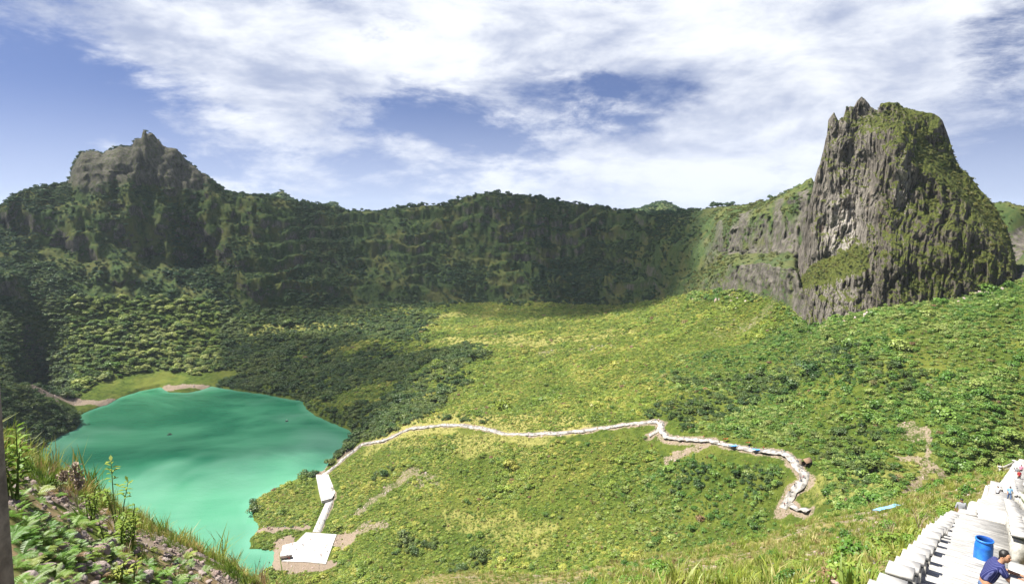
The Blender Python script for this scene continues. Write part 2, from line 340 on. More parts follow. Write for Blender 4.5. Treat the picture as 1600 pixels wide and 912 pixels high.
PATH_SPUR = [(1031, 671), (1022, 677), (1014, 681)]
PATH_END = [(1236, 788), (1248, 797), (1264, 802)]
STAIR_LAKE = [(519, 778), (512, 795), (505, 812), (496, 831)]
P_main, P_spur, P_end, P_stair = pts(PATH_MAIN), pts(PATH_SPUR), pts(PATH_END), pts(STAIR_LAKE)
for P, wd in ((P_main, 4.5), (P_spur, 3.5), (P_end, 3.5), (P_stair, 4)):
    c = np.mean([[p.x, p.y] for p in P], axis=0); ext = max(math.hypot(p.x - c[0], p.y - c[1]) for p in P) + 30
    s = (np.abs(GX - c[0]) < ext) & (np.abs(GY - c[1]) < ext) & (GR > 180)
    d = line_d(GX[s], GY[s], P)
    # bushes stand back from the path, further on its lower side where they would hide it
    dl = line_d(GX[s], GY[s] + 6, P)
    clear[s] = np.maximum(clear[s], 1 - sstep(wd, wd + 2.5, np.minimum(d, dl)))
    soil[s] = np.maximum(soil[s], (1 - sstep(wd * .5, wd * .9, d + wob[s])) * .7)
# bare earth, trails, screes
mask_line([(402, 829), (420, 828), (445, 825), (478, 823)], 4.5, soil)
mask_line([(425, 886), (436, 866), (444, 848)], 9, soil)
mask_line([(450, 882), (480, 884), (505, 884)], 8, soil)
mask_line([(528, 842), (545, 846)], 7, soil)
mask_line([(560, 800), (585, 778), (615, 757), (640, 740)], 6, soil, .55)
mask_line([(570, 820), (600, 818)], 8, soil, .6, .6)
mask_line([(640, 740), (655, 748), (680, 755)], 9, soil, .5, .5)
mask_line([(500, 740), (507, 730)], 4, soil); mask_line([(535, 712), (545, 705)], 5, soil)
mask_line([(60, 612), (95, 622), (140, 628), (170, 628)], 14, soil, .9)
mask_line([(258, 606), (290, 603), (322, 606)], 11, soil, .9)
mask_line([(1408, 716), (1440, 718), (1460, 730), (1475, 744)], 3.5, soil, .62); mask_line([(1450, 716), (1449, 700), (1452, 688), (1447, 668), (1430, 672)], 1.6, soil, .6)
mask_line([(1452, 730), (1435, 748), (1420, 770), (1375, 789)], 2.5, soil, .6)
mask_line([(1415, 668), (1432, 680)], 6, soil, .5); mask_line([(1110, 690), (1085, 702), (1045, 716)], 4, soil, .7)
mask_line([(860, 550), (900, 548), (940, 540)], 22, soil, .45, .5); mask_line([(1170, 510), (1185, 498), (1200, 488)], 12, soil, .4, .6)
mask_line([(1140, 520), (1120, 500)], 16, soil, .35, .5)
mask_line([(640, 670), (700, 658), (760, 655), (900, 660)], 18, dry, .9, .55); mask_line([(600, 690), (720, 690), (830, 692)], 20, dry, .7, .35)
mask_line([(720, 530), (800, 530), (900, 530), (960, 520)], 34, dry, .8, .6); mask_line([(400, 515), (480, 510), (560, 508)], 16, dry, .6, .6); mask_line([(700, 492), (760, 495)], 20, dry, .6, .6)
mask_line([(720, 810), (790, 820), (840, 840)], 16, dry, .6, .25); mask_line([(1290, 760), (1370, 755), (1430, 735)], 13, dry, .5, .2)
mask_line([(1065, 648), (1120, 625), (1190, 612)], 30, thick, 1, 0); mask_line([(1080, 590), (1180, 600), (1330, 600)], 18, thick, .8, 0); mask_line([(1280, 700), (1340, 690), (1370, 740)], 14, thick, 1, 0)
mask_line([(1240, 560), (1380, 600), (1500, 560)], 14, thick, .7, 0); mask_line([(1090, 740), (1180, 760), (1215, 740)], 12, thick, .8, 0); mask_line([(640, 860), (740, 880)], 14, thick, .8, 0); mask_line([(590, 740), (610, 735)], 6, thick, .9, 0)
sl = rows(0, 4)
dry = np.maximum(dry, sl * sstep(-.15, .45, fbm(GX / 9, GY / 9, octv=3, seed=81)) * sstep(20, 60, GR) * .8)
soil = np.maximum(soil, sl * sstep(.05, .4, fbm(GX / 5, GY / 5, octv=4, seed=83)) * sstep(20, 40, GR) * .52)
soil = np.maximum(soil, (rowk < ROW0[2]) * sstep(-.3, .25, fbm(GX / 1.1, GY / 1.1, octv=4, seed=85)) * (azd < 5))
rim_shore = (1 - sstep(0, 4.5, SD + wob)) * (SD > -6) * (GR > 300)
clear = np.maximum(clear, (1 - sstep(.4, 1.6, SD)) * (GR > 230))
PLAT = [(478, 831), (526, 834), (517, 858), (509, 880), (478, 877), (441, 876), (437, 868), (442, 851), (463, 846)]
PLZ = -187.6
plat = np.array([at_z(x, y, PLZ)[:2] for x, y in PLAT])
PLAZA = [(494, 746), (513, 743), (524, 768), (519, 781), (503, 787), (499, 772)]
plaza = np.array([hit(x, y)[:2] for x, y in PLAZA])
s = (GR > 250) & (GR < 500) & (GX < -60) & (GX > -250)
pd = np.full(GR.shape, 1e3); pd[s] = np.minimum(poly_sd(GX[s], GY[s], plat), poly_sd(GX[s], GY[s], plaza))
pdl = np.full(GR.shape, 1e3); pdl[s] = poly_sd(GX[s], GY[s] + 7, plat)
clear = np.maximum(clear, 1 - sstep(1.5, 4, np.minimum(pd, pdl)))
pp = np.full(GR.shape, 1e3); pp[s] = poly_sd(GX[s], GY[s], plat)
GZ = np.where(pp < 5, np.minimum(GZ, PLZ - .4) * 1.0, GZ)

# ------------------------------------------------------------------ materials
def new_mat(name):
    m = bpy.data.materials.new(name); m.use_nodes = True; n = NT(m.node_tree); n.n.clear()
    out = n.n.new('ShaderNodeOutputMaterial'); return m, n, out
def bsdf(n, out, col, rough=.85, bump=None, bstr=.5, bdist=.1, spec=.25, **kw):
    b = n.add('ShaderNodeBsdfPrincipled', ins={'Base Color': col if not isinstance(col, tuple) else (*col, 1)[:4], 'Roughness': rough, 'Specular IOR Level': spec, **kw})
    if bump is not None:
        bm = n.add('ShaderNodeBump', ins={'Strength': bstr, 'Distance': bdist, 'Height': bump}); n.l.new(bm.outputs[0], b.inputs['Normal'])
    n.l.new(b.outputs[0], out.inputs[0]); return b
def simple(name, col, rough=.7, var=.25, scale=8, spec=.3, bump=.3, bdist=.01):
    m, n, out = new_mat(name)
    p = n.add('ShaderNodeTexCoord').outputs['Object']
    f = n.noise(p, scale, 5, .6)
    c = n.mix(n.ramp(f, .3, .7), tuple(v * (1 - var) for v in col), tuple(min(v * (1 + var), 1) for v in col))
    bsdf(n, out, c, rough, f, bump, bdist, spec); return m

def mat_ground(name, kind):
    m, n, out = new_mat(name)
    g = n.add('ShaderNodeNewGeometry'); P = g.outputs['Position']
    nz = n.add('ShaderNodeSeparateXYZ', ins={0: g.outputs['Normal']}).outputs[2]
    soilA, dryA = n.attr('soil'), n.attr('dry')
    f1 = n.noise(P, .035, 5, .6); f2 = n.noise(P, .25, 6, .65); f3 = n.noise(P, 1.3, 5, .65)
    if kind == 'wall':
        grass = n.mix(n.ramp(f2, .35, .65), (.030, .054, .018), (.058, .085, .026))
        grass = n.mix(n.ramp(f1, .46, .64), grass, (.085, .092, .030))
    else:
        grass = n.mix(n.ramp(f2, .35, .65), (.034, .056, .009), (.072, .100, .015))
        grass = n.mix(n.math('MULTIPLY', n.ramp(f1, .45, .65), .6), grass, (.12, .13, .025))
    dryc = (.082, .094, .028) if kind == 'wall' else n.mix(n.ramp(f3, .35, .65), (.27, .235, .085), (.17, .18, .045))
    grass = n.mix(n.ramp(n.math('ADD', dryA, n.math('MULTIPLY', n.math('SUBTRACT', n.math('ADD', f3, f2), 1.0), 1.6)), .2, .9), grass, dryc)
    if kind == 'near':
        grass = n.mix(n.ramp(f3, .45, .6), grass, (.22, .16, .085))
    dirt = n.mix(n.ramp(n.math('ADD', n.math('MULTIPLY', f3, .5), n.math('MULTIPLY', n.noise(P, 4.5, 5, .7), .5)), .3, .7), (.14, .108, .078), (.27, .215, .165))
    col = n.mix(n.ramp(n.math('ADD', soilA, n.math('MULTIPLY', n.math('SUBTRACT', n.math('ADD', f3, n.math('MULTIPLY', f2, .6)), .8), 1.6)), .35, .75), grass, dirt)
    # rock where it is steep
    stretch = n.add('ShaderNodeVectorMath', operation='MULTIPLY', ins={0: P, 1: (1, 1, .4)}).outputs[0]
    r1 = n.noise(stretch, .22, 7, .7); r2 = n.noise(P, .9, 6, .7)
    rock = n.mix(n.ramp(r1, .35, .65), (.045, .041, .036), (.135, .122, .105))
    rock = n.mix(n.ramp(r2, .60, .78), rock, (.22, .20, .175))
    rock = n.mix(n.ramp(n.noise(P, .3, 6, .7), .52, .62), rock, (.06, .075, .022))
    steep = n.math('SUBTRACT', n.math('ADD', n.math('MULTIPLY', f2, .30), n.math('MULTIPLY', r1, .22)), nz)
    lim = (.05, .21) if kind == 'wall' else (-.2, -.06)
    rm = n.ramp(steep, *lim)
    rm = n.math('MAXIMUM', rm, n.attr('rock'))
    col = n.mix(rm, col, rock)
    h = n.math('ADD', n.math('MULTIPLY', r1, 1.2), n.math('MULTIPLY', f3, .5))
    bsdf(n, out, col, .95, h, .7, 1.0 if kind != 'near' else .12, .1); return m
M = {k: mat_ground('ground ' + k, k) for k in ('near', 'floor', 'wall')}

def mesh_obj(name, v, f, mat=None, parent=None, smooth=True, attrs=None, mi=None):
    me = bpy.data.meshes.new(name)
    v = np.asarray(v, np.float32); f = np.asarray(f, np.int32)
    me.vertices.add(len(v)); me.vertices.foreach_set('co', v.ravel())
    k = f.shape[1]; me.loops.add(f.size); me.loops.foreach_set('vertex_index', f.ravel())
    me.polygons.add(len(f)); me.polygons.foreach_set('loop_start', np.arange(0, f.size, k, dtype=np.int32))
    if smooth: me.polygons.foreach_set('use_smooth', np.ones(len(f), bool))
    if mi is not None: me.polygons.foreach_set('material_index', np.asarray(mi, np.int32))
    me.update(calc_edges=True)
    for an, av in (attrs or {}).items():
        a = me.attributes.new(an, 'FLOAT', 'POINT'); a.data.foreach_set('value', np.asarray(av, np.float32).ravel())
    for mm in (mat if isinstance(mat, (list, tuple)) else [mat]):
        if mm: me.materials.append(mm)
    o = bpy.data.objects.new(name, me); C.objects.link(o)
    if parent: o.parent = parent
    return o
def tag(o, label=None, cat=None, group=None, kind=None):
    if label: o['label'] = label
    if cat: o['category'] = cat
    if group: o['group'] = group
    if kind: o['kind'] = kind
    return o
def empty(name, loc=(0, 0, 0), rz=0, label=None, cat=None, group=None):
    o = bpy.data.objects.new(name, None); C.objects.link(o); o.location = loc; o.rotation_euler = (0, 0, rz); o.empty_display_size = .2
    return tag(o, label, cat, group)
def copy_tree(o, parent=None):
    c = o.copy(); C.objects.link(c)
    if parent: c.parent = parent
    for ch in KIDS.get(o.name, []): copy_tree(ch, c)
    return c
KIDS = {}
def kid(o, parent): KIDS.setdefault(parent.name, []).append(o); return o

flat = np.zeros(GR.shape); flat[1:] = np.diff(GZ, axis=0) / np.maximum(np.diff(GR, axis=0), .05)
dry = np.maximum(dry, wl * (1 - sstep(.35, 1.1, np.abs(flat))) * sstep(-.1, .35, fbm(GX / 45, GY / 45, GZ / 45, octv=3, seed=97)) * .75)
dry = np.maximum(dry, wl * leftm * sstep(.0, .6, rib * .6 + .9 * fbm(GX / 35, GY / 35, GZ / 25, octv=4, seed=98)) * .55)
ROCKA = rows(7, 11) * sstep(16.5, 19.5, azd) * sstep(-.25, .2, fbm(azd * 1.5, GZ / 25, octv=4, seed=91) + .12) * (rowk < ROW0[10] + 20)
ROCKA = np.where((rowk > ROW0[8]) & (rowk < ROW0[9] + 6), ROCKA * .15, ROCKA)
leftpk = rows(9, 11) * sstep(-37, -35.8, azd) * (1 - sstep(-25.5, -24.5, azd))
ROCKA = np.maximum(ROCKA, leftpk * sstep(28, 48, GZ + 26 * fbm(GX / 40, GY / 40, GZ / 40, octv=4, seed=95)) * .85)
def sheet(name, a, b, mat, label, cat):
    i0, i1 = ROW0[a], ROW0[b]
    R = i1 - i0 + 1
    v = np.stack((GX[i0:i1 + 1], GY[i0:i1 + 1], GZ[i0:i1 + 1]), -1).reshape(-1, 3)
    ii = (np.arange(R - 1)[:, None] * NA + np.arange(NA - 1)[None])
    f = np.stack((ii, ii + 1, ii + NA + 1, ii + NA), -1).reshape(-1, 4)
    sl_ = slice(i0, i1 + 1)
    o = mesh_obj(name, v, f, mat, attrs={'soil': np.maximum(soil, 0)[sl_], 'dry': dry[sl_], 'rock': ROCKA[sl_]})
    return tag(o, label, cat, kind='structure')
sheet('hillside', 0, 4, M['near'], 'stony grass slope falling away below the viewpoint', 'hillside')
sheet('crater_floor', 4, 7, M['floor'], 'bright green crater floor rising from the lake to the cliffs', 'crater floor')
sheet('crater_wall', 7, 12, M['wall'], 'dark green crater wall with ledges along the skyline', 'crater wall')
sheet('distant_hills', 12, 15, M['wall'], 'small pointed hills showing behind the crater rim', 'hills')

# ---- lake
m, n, out = new_mat('lake water')
g = n.add('ShaderNodeNewGeometry'); P = g.outputs['Position']
wv = n.add('ShaderNodeVectorMath', operation='MULTIPLY', ins={0: P, 1: (.6, 1.6, 1)}).outputs[0]
f1 = n.noise(n.add('ShaderNodeVectorMath', operation='MULTIPLY', ins={0: P, 1: (.6, 1.3, 1)}).outputs[0], .012, 4, .55, .6)
c = n.mix(n.ramp(f1, .35, .68), (.010, .108, .056), (.052, .215, .118))
c = n.mix(n.math('MULTIPLY', n.ramp(n.noise(n.vmath('ADD', P, (140, 60, 0)), .0085, 3, .5, .4),   .5, .68), .5), c, (.13, .28, .20))  # broad pale patches in the water colour stand in for reflected cloud
shal = n.ramp(n.attr('depth'), 9, 0)
c = n.mix(n.math('MULTIPLY', shal, .35), c, (.12, .32, .22))
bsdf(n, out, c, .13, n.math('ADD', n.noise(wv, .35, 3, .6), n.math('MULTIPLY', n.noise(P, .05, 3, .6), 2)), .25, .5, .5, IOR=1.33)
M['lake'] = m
xs = np.linspace(shore[:, 0].min() - 6, shore[:, 0].max() + 6, 130); ys = np.linspace(shore[:, 1].min() - 6, shore[:, 1].max() + 6, 130)
XX, YY = np.meshgrid(xs, ys); sdl = poly_sd(XX, YY, shore)
v = np.stack((XX, YY, np.full_like(XX, LAKE)), -1).reshape(-1, 3)
ii = (np.arange(129)[:, None] * 130 + np.arange(129)[None]); f = np.stack((ii, ii + 1, ii + 131, ii + 130), -1).reshape(-1, 4)
keep = sdl.ravel()[f].min(1) < 10
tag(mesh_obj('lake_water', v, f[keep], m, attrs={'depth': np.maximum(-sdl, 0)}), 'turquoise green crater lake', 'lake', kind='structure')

# ------------------------------------------------------------------ the great rock on the right
m, n, out = new_mat('columnar rock')
g = n.add('ShaderNodeNewGeometry'); P = g.outputs['Position']
nz = n.add('ShaderNodeSeparateXYZ', ins={0: g.outputs['Normal']}).outputs[2]
st = n.add('ShaderNodeVectorMath', operation='MULTIPLY', ins={0: P, 1: (1, 1, .20)}).outputs[0]
r1 = n.noise(st, .42, 8, .72); r2 = n.noise(P, .55, 7, .7); r3 = n.noise(P, .05, 4, .6); r4 = n.noise(P, 1.1, 5, .7)
rock = n.mix(n.ramp(r1, .36, .62), (.030, .026, .021), (.165, .145, .118))
rock = n.mix(n.ramp(r2, .54, .74), rock, (.29, .26, .225))
rock = n.mix(n.math('MULTIPLY', n.ramp(n.noise(st, .13, 4, .6), .62, .75), .5), rock, (.17, .085, .05))
rock = n.mix(n.math('MULTIPLY', n.attr('pale'), n.ramp(r1, .40, .56)), rock, (.42, .385, .345))
moss = n.mix(n.ramp(r4, .35, .65), (.050, .072, .015), (.125, .135, .032))
gm = n.math('ADD', n.math('ADD', n.math('MULTIPLY', n.math('SUBTRACT', nz, .30), 1.3), n.math('MULTIPLY', n.math('SUBTRACT', r3, .5), 2.0)), n.math('MULTIPLY', n.math('SUBTRACT', r2, .5), 1.6))
gm = n.math('ADD', gm, n.attr('green'))
col = n.mix(n.ramp(gm, .0, .22), rock, moss)
bsdf(n, out, col, .93, n.math('ADD', n.math('MULTIPLY', r1, 2), n.math('ADD', r2, n.math('MULTIPLY', r4, .6))), .9, 1.6, .12)
M['rock'] = m

PA = np.linspace(pix_az_t(1246, 500)[0] - .004, pix_az_t(1592, 420)[0], 620)
PF = [
 ([(1240, 520, 462), (1265, 530, 431), (1310, 512, 406), (1400, 490, 401), (1500, 478, 413), (1580, 455, 441), (1600, 452, 452)], 1),          # foot, below the slope
 ([(1240, 480, 468), (1255, 465, 452), (1265, 452, 444), (1290, 445, 434), (1318, 440, 421), (1350, 430, 412), (1400, 425, 409), (1500, 415, 421), (1560, 420, 440), (1580, 426, 447), (1600, 450, 456)], 90),
 ([(1240, 455, 486), (1255, 432, 470), (1268, 415, 464), (1300, 400, 458), (1340, 385, 447), (1362, 372, 428), (1400, 365, 418), (1500, 365, 430), (1560, 395, 446), (1580, 410, 451), (1600, 446, 460)], 60),   # the grassy ledge
 ([(1240, 430, 500), (1255, 405, 484), (1268, 340, 474), (1280, 310, 468), (1300, 300, 464), (1350, 285, 455), (1395, 280, 433), (1430, 300, 432), (1480, 320, 438), (1540, 355, 450), (1575, 390, 456), (1600, 444, 464)], 110),
 ([(1240, 420, 508), (1255, 395, 492), (1268, 312, 480), (1280, 270, 474), (1294, 230, 472), (1320, 210, 470), (1360, 205, 464), (1400, 205, 446), (1430, 262, 441), (1480, 292, 446), (1540, 345, 458), (1575, 380, 462), (1600, 440, 468)], 90),  # top of the front face
 ([(1240, 412, 514), (1255, 385, 498), (1268, 300, 486), (1281, 255, 480), (1294, 205, 479), (1320, 185, 479), (1360, 185, 476), (1400, 180, 466), (1425, 195, 468), (1455, 228, 474), (1490, 264, 478), (1520, 296, 476), (1545, 322, 474), (1572, 360, 470), (1600, 436, 474)], 50),  # back of the grassy ramp
 ([(1240, 405, 520), (1252, 380, 506), (1262, 345, 494), (1270, 300, 490), (1280, 272, 486), (1287, 246, 484), (1291, 222, 484), (1294, 190, 484), (1298, 184, 484), (1303, 177, 484), (1307, 184, 484), (1310, 188, 484), (1318, 182, 484), (1322, 167, 484), (1329, 164, 484), (1334, 167, 484), (1339, 158, 484), (1346, 152, 484), (1352, 158, 484), (1360, 167, 484), (1371, 172, 484), (1376, 161, 480), (1390, 159, 480), (1402, 161, 480), (1410, 168, 480), (1430, 171, 482), (1450, 175, 484), (1464, 178, 486), (1472, 186, 487), (1480, 206, 488), (1488, 232, 488), (1494, 250, 488), (1500, 262, 486), (1512, 274, 484), (1530, 295, 482), (1548, 316, 479), (1560, 333, 477), (1573, 354, 475), (1582, 385, 475), (1586, 415, 477), (1600, 434, 479)], 90),
 ([(1240, 470, 545), (1300, 330, 545), (1450, 330, 550), (1550, 420, 540), (1600, 450, 520)], 40),
 ([(1240, 520, 560), (1300, 470, 590), (1450, 470, 600), (1550, 470, 580), (1600, 470, 545)], 20)]
rk, tk = [], []
for i, (kn, nn) in enumerate(PF):
    r, t = feature([(k[0], k[1], k[2] + 24) for k in kn], PA, linear=(i == 6))
    if rk: r = np.maximum(r, rk[-1] + .6)
    rk.append(r); tk.append(t)
rk = np.array(rk); zk = rk * np.array(tk)
rr, zz, seg, prow = [rk[0]], [zk[0]], [0], [0]
for k in range(len(PF) - 1):
    nn = PF[k + 1][1]
    for j in range(1, nn + 1):
        u = j / nn; rr.append(rk[k] * (1 - u) + rk[k + 1] * u); zz.append(zk[k] * (1 - u) + zk[k + 1] * u); seg.append(k + u)
    prow.append(len(rr) - 1)
rr = np.array(rr); zz = np.array(zz); seg = np.array(seg)[:, None] * np.ones_like(rr)
for _ in range(6):                                   # soften the creases along the profile, away from the skyline
    wgt = np.clip(np.abs(seg - 6) * 2.5, 0, 1)[1:-1] * .5
    rr[1:-1] = rr[1:-1] * (1 - wgt) + wgt * .5 * (rr[:-2] + rr[2:]); zz[1:-1] = zz[1:-1] * (1 - wgt) + wgt * .5 * (zz[:-2] + zz[2:])
pad = np.degrees(PA)[None] * np.ones_like(rr)
warp = fbm(pad * .5, zz / 30, octv=4, seed=101) * .9
ridge = 1 - 2 * np.abs(fbm(pad * .42 + warp * .6, zz / 75, octv=5, seed=103, gain=.55))
colm = np.abs(vnoise(pad * 1.7 + warp, zz / 26, seed=107)) + .6 * np.abs(vnoise(pad * 4.2 + warp * 2, zz / 15, seed=109))
blk = fbm(pad * 1.5, zz / 9, rr / 9, octv=5, seed=113, gain=.62)
step = fbm(pad * .5, zz / 16, octv=4, seed=117)
crestw = np.exp(-((seg - 6) / .3) ** 2)
face = sstep(0, .3, seg) * (1 - .6 * crestw)
ramp_ = np.exp(-((seg - 4.6) / .45) ** 2) * sstep(32.7, 33.4, pad)
ledge = np.exp(-((seg - 1.6) / .4) ** 2) * (1 - sstep(29.6, 30.8, pad))
face = face * (1 - .7 * ramp_) * (1 - .6 * ledge)
rr = rr - face * (ridge * 8 - 4 + colm * 3.0 - 1.5 + blk * 3.4 + step * 4)
zz = zz + face * (1 - .7 * crestw) * (blk * 2.0 + fbm(pad * 1.2, zz / 12, octv=3, seed=119) * 2.5) * .9
zz = zz + crestw * fbm(pad * 1.6, pad * 0 + seg, octv=4, seed=123) * 1.5
green = .8 * ramp_ + .95 * ledge + .35 * np.exp(-((seg - 5.3) / .3) ** 2) * (pad > 33) - .22 * (1 - sstep(29.5, 32, pad)) * (1 - ledge) + .10 * sstep(31.5, 34, pad) + .02 + .45 * (1 - sstep(.05, .5, seg)) * fbm(pad * 1.2, zz / 8, octv=3, seed=131)
pale = .22 * (1 - sstep(29.5, 31.5, pad)) + np.exp(-(((pad - 28.3) / 1.2) ** 2 + ((zz + 14) / 30) ** 2)) + .8 * np.exp(-(((pad - 32.3) / .5) ** 2 + ((zz - 10) / 26) ** 2))
px_, py_ = rr * np.sin(PA)[None], rr * np.cos(PA)[None]
NPA = len(PA); v = np.stack((px_, py_, zz), -1).reshape(-1, 3)
ii = (np.arange(rr.shape[0] - 1)[:, None] * NPA + np.arange(NPA - 1)[None]); f = np.stack((ii, ii + 1, ii + NPA + 1, ii + NPA), -1).reshape(-1, 4)
tag(mesh_obj('rock_peak', v, f, M['rock'], attrs={'green': green, 'pale': pale}), 'steep grey columnar rock peak with grassy ramps on the right', 'rock peak', kind='structure')
PKX, PKY, PKZ, PKG, PKS = px_, py_, zz, green, seg

# ------------------------------------------------------------------ unseen clouds above the crater, outlined to shade its back and left side
def cloud_pt(k):
    if len(k) == 2: p = hit(*k)
    else:
        a, _ = pix_az_t(k[0], 330); p = Vector((k[2] * math.sin(a), k[2] * math.cos(a), k[3]))
    return p + SUN * ((ZC - p.z) / SUN.z)
ZC = 430.0
SH_A = [(285, 440), (350, 488), (400, 505), (560, 500), (680, 480), (720, 500), (800, 500), (880, 500), (980, 490), (1060, 468), (1085, 450), (1100, 400), (1130, None, 860, -20), (1090, None, 1200, 0), (750, None, 1300, 0), (230, None, 1300, 60), (255, 360)]
SH_L = [(-200, None, 860, -120), (-60, 470), (40, 485), (80, 455), (200, 435), (290, 440), (255, 360), (230, None, 1300, 60), (-200, None, 1300, 0)]
SH_D = [(850, 495), (960, 490), (1060, 466), (1080, 440), (1090, 380), (1080, None, 1000, -10), (950, None, 1150, -10), (830, None, 1150, 0), (820, 400)]
SH_B = [(-200, None, 700, -120), (-40, 500), (40, 520), (60, 570), (90, 622), (200, 622), (330, 618), (345, 570), (350, 528), (420, 522), (560, 522), (640, 530), (690, 548), (650, 590), (600, 640), (572, 672), (540, 710), (470, 738), (380, 752), (270, 745), (200, 752), (30, None, 545, -190), (-20, None, 545, -190), (-200, None, 560, -170)]
PO = [(np.array([cloud_pt(k)[:2] for k in L]), st) for L, st in ((SH_A, .54), (SH_L, .36), (SH_D, .64), (SH_B, .58))]
allp = np.concatenate([p for p, _ in PO]); lo, hi = allp.min(0) - 60, allp.max(0) + 60
cx_ = np.arange(lo[0], hi[0], 6.0); cy_ = np.arange(lo[1], hi[1], 6.0); XX, YY = np.meshgrid(cx_, cy_)
nn_ = fbm(XX / 90, YY / 90, octv=5, seed=201, gain=.6); tr = np.ones_like(XX)
for p, st in PO:
    d = poly_sd(XX, YY, p) + nn_ * 46
    tr = tr * (1 - st * sstep(26, -26, d) * (1 + .18 * np.clip(nn_ * 2, -1, 1)))
dn_ = 1 - np.sqrt(np.clip(tr, .02, 1)); lump = fbm(XX / 45, YY / 45, octv=4, seed=207)
ny, nx = XX.shape
top = np.stack((XX, YY, ZC + 4 + dn_ * 60 * (1 + .8 * lump)), -1).reshape(-1, 3); bot = np.stack((XX, YY, ZC - 4 - dn_ * 20 * (1 + lump)), -1).reshape(-1, 3)
ii = (np.arange(ny - 1)[:, None] * nx + np.arange(nx - 1)[None]); f = np.stack((ii, ii + 1, ii + nx + 1, ii + nx), -1).reshape(-1, 4)
f = f[dn_.ravel()[f].max(1) > .012]
m, n, out = new_mat('cloud'); den = n.attr('cloudiness')
cs = n.add('ShaderNodeMixShader', ins={0: .3}); n.l.new(n.add('ShaderNodeBsdfDiffuse', ins={0: (.9, .9, .92, 1)}).outputs[0], cs.inputs[1]); n.l.new(n.add('ShaderNodeBsdfTranslucent', ins={0: (.8, .82, .86, 1)}).outputs[0], cs.inputs[2])
ms = n.add('ShaderNodeMixShader', ins={0: den}); n.l.new(n.add('ShaderNodeBsdfTransparent').outputs[0], ms.inputs[1]); n.l.new(cs.outputs[0], ms.inputs[2]); n.l.new(ms.outputs[0], out.inputs[0])
tag(mesh_obj('cloud', np.concatenate((top, bot)), np.concatenate((f, f[:, ::-1] + nx * ny)), m, attrs={'cloudiness': np.concatenate((dn_.ravel(), dn_.ravel()))}), 'broken grey white cloud out of view, shaped to shade the crater', 'cloud', kind='stuff')

# ------------------------------------------------------------------ vegetation
def mat_leaf(name, cols, scale=.03, trans=.3, rnd=.35, dead=None):
    m, n, out = new_mat(name)
    P = n.add('ShaderNodeNewGeometry').outputs['Position']; rn = n.add('ShaderNodeObjectInfo').outputs['Random']
    f = n.math('ADD', n.math('MULTIPLY', n.noise(P, scale, 4, .6), 1.0), n.math('MULTIPLY', n.math('SUBTRACT', rn, .5), rnd))
    c = n.mix(n.ramp(f, .30, .52), cols[0], cols[1]); c = n.mix(n.ramp(f, .52, .74), c, cols[2])
    v = n.add('ShaderNodeHueSaturation', ins={'Color': c, 'Value': n.math('ADD', .84, n.math('MULTIPLY', n.math('FRACT', n.math('MULTIPLY', rn, 17.3)), .38))}).outputs[0]
    if dead: v = n.mix(n.ramp(n.math('FRACT', n.math('MULTIPLY', rn, 7.7)), 1 - dead, 1 - dead + .02), v, (.22, .14, .07))
    d = n.add('ShaderNodeBsdfDiffuse', ins={0: v}); t = n.add('ShaderNodeBsdfTranslucent', ins={0: v})
    g = n.add('ShaderNodeBsdfGlossy', ins={0: (1, 1, 1, 1), 1: .5})
    a = n.add('ShaderNodeMixShader', ins={0: trans}); n.l.new(d.outputs[0], a.inputs[1]); n.l.new(t.outputs[0], a.inputs[2])
    b = n.add('ShaderNodeMixShader', ins={0: .025}); n.l.new(a.outputs[0], b.inputs[1]); n.l.new(g.outputs[0], b.inputs[2])
    n.l.new(b.outputs[0], out.inputs[0]); return m
ML = {
 'bush': mat_leaf('bush leaves', [(.115, .185, .020), (.20, .265, .036), (.33, .33, .065)], .022, .3, .42, .03),
 'hill': mat_leaf('hillside leaves', [(.075, .165, .022), (.14, .235, .038), (.25, .31, .08)], .02, .3, .55, .02),
 'wood': mat_leaf('woodland leaves', [(.035, .080, .018), (.068, .115, .024), (.12, .16, .035)], .02, .25, .4),
 'bank': mat_leaf('bank leaves', [(.07, .135, .02), (.15, .215, .036), (.28, .32, .085)], .03, .3, .5),
 'wall': mat_leaf('wall leaves', [(.024, .068, .028), (.044, .096, .032), (.080, .125, .036)], .012, .25, .4),
 'peak': mat_leaf('peak leaves', [(.045, .07, .012), (.085, .105, .02), (.15, .15, .035)], .03, .3, .5),
 'grass': mat_leaf('grass blades', [(.15, .225, .028), (.25, .29, .045), (.38, .34, .13)], .16, .35, .5, .06),
 'turf': mat_leaf('foreground grass', [(.095, .17, .02), (.17, .22, .03), (.33, .27, .085)], .9, .35, .45, .10),
 'fern': mat_leaf('fern fronds', [(.065, .165, .016), (.115, .215, .024), (.20, .25, .04)], .8, .4, .4, .06),
 'fresh': mat_leaf('fresh leaves', [(.09, .18, .018), (.16, .24, .03), (.24, .28, .05)], 2.0, .4, .3),
 'low': mat_leaf('low shrub leaves', [(.065, .16, .018), (.12, .22, .026), (.21, .26, .045)], .10, .3, .5, .03),
}
M['bark'] = simple('bark', (.12, .09, .065), .9, .4, 14)
M['twig'] = simple('dry twig', (.30, .24, .18), .9, .3, 14)

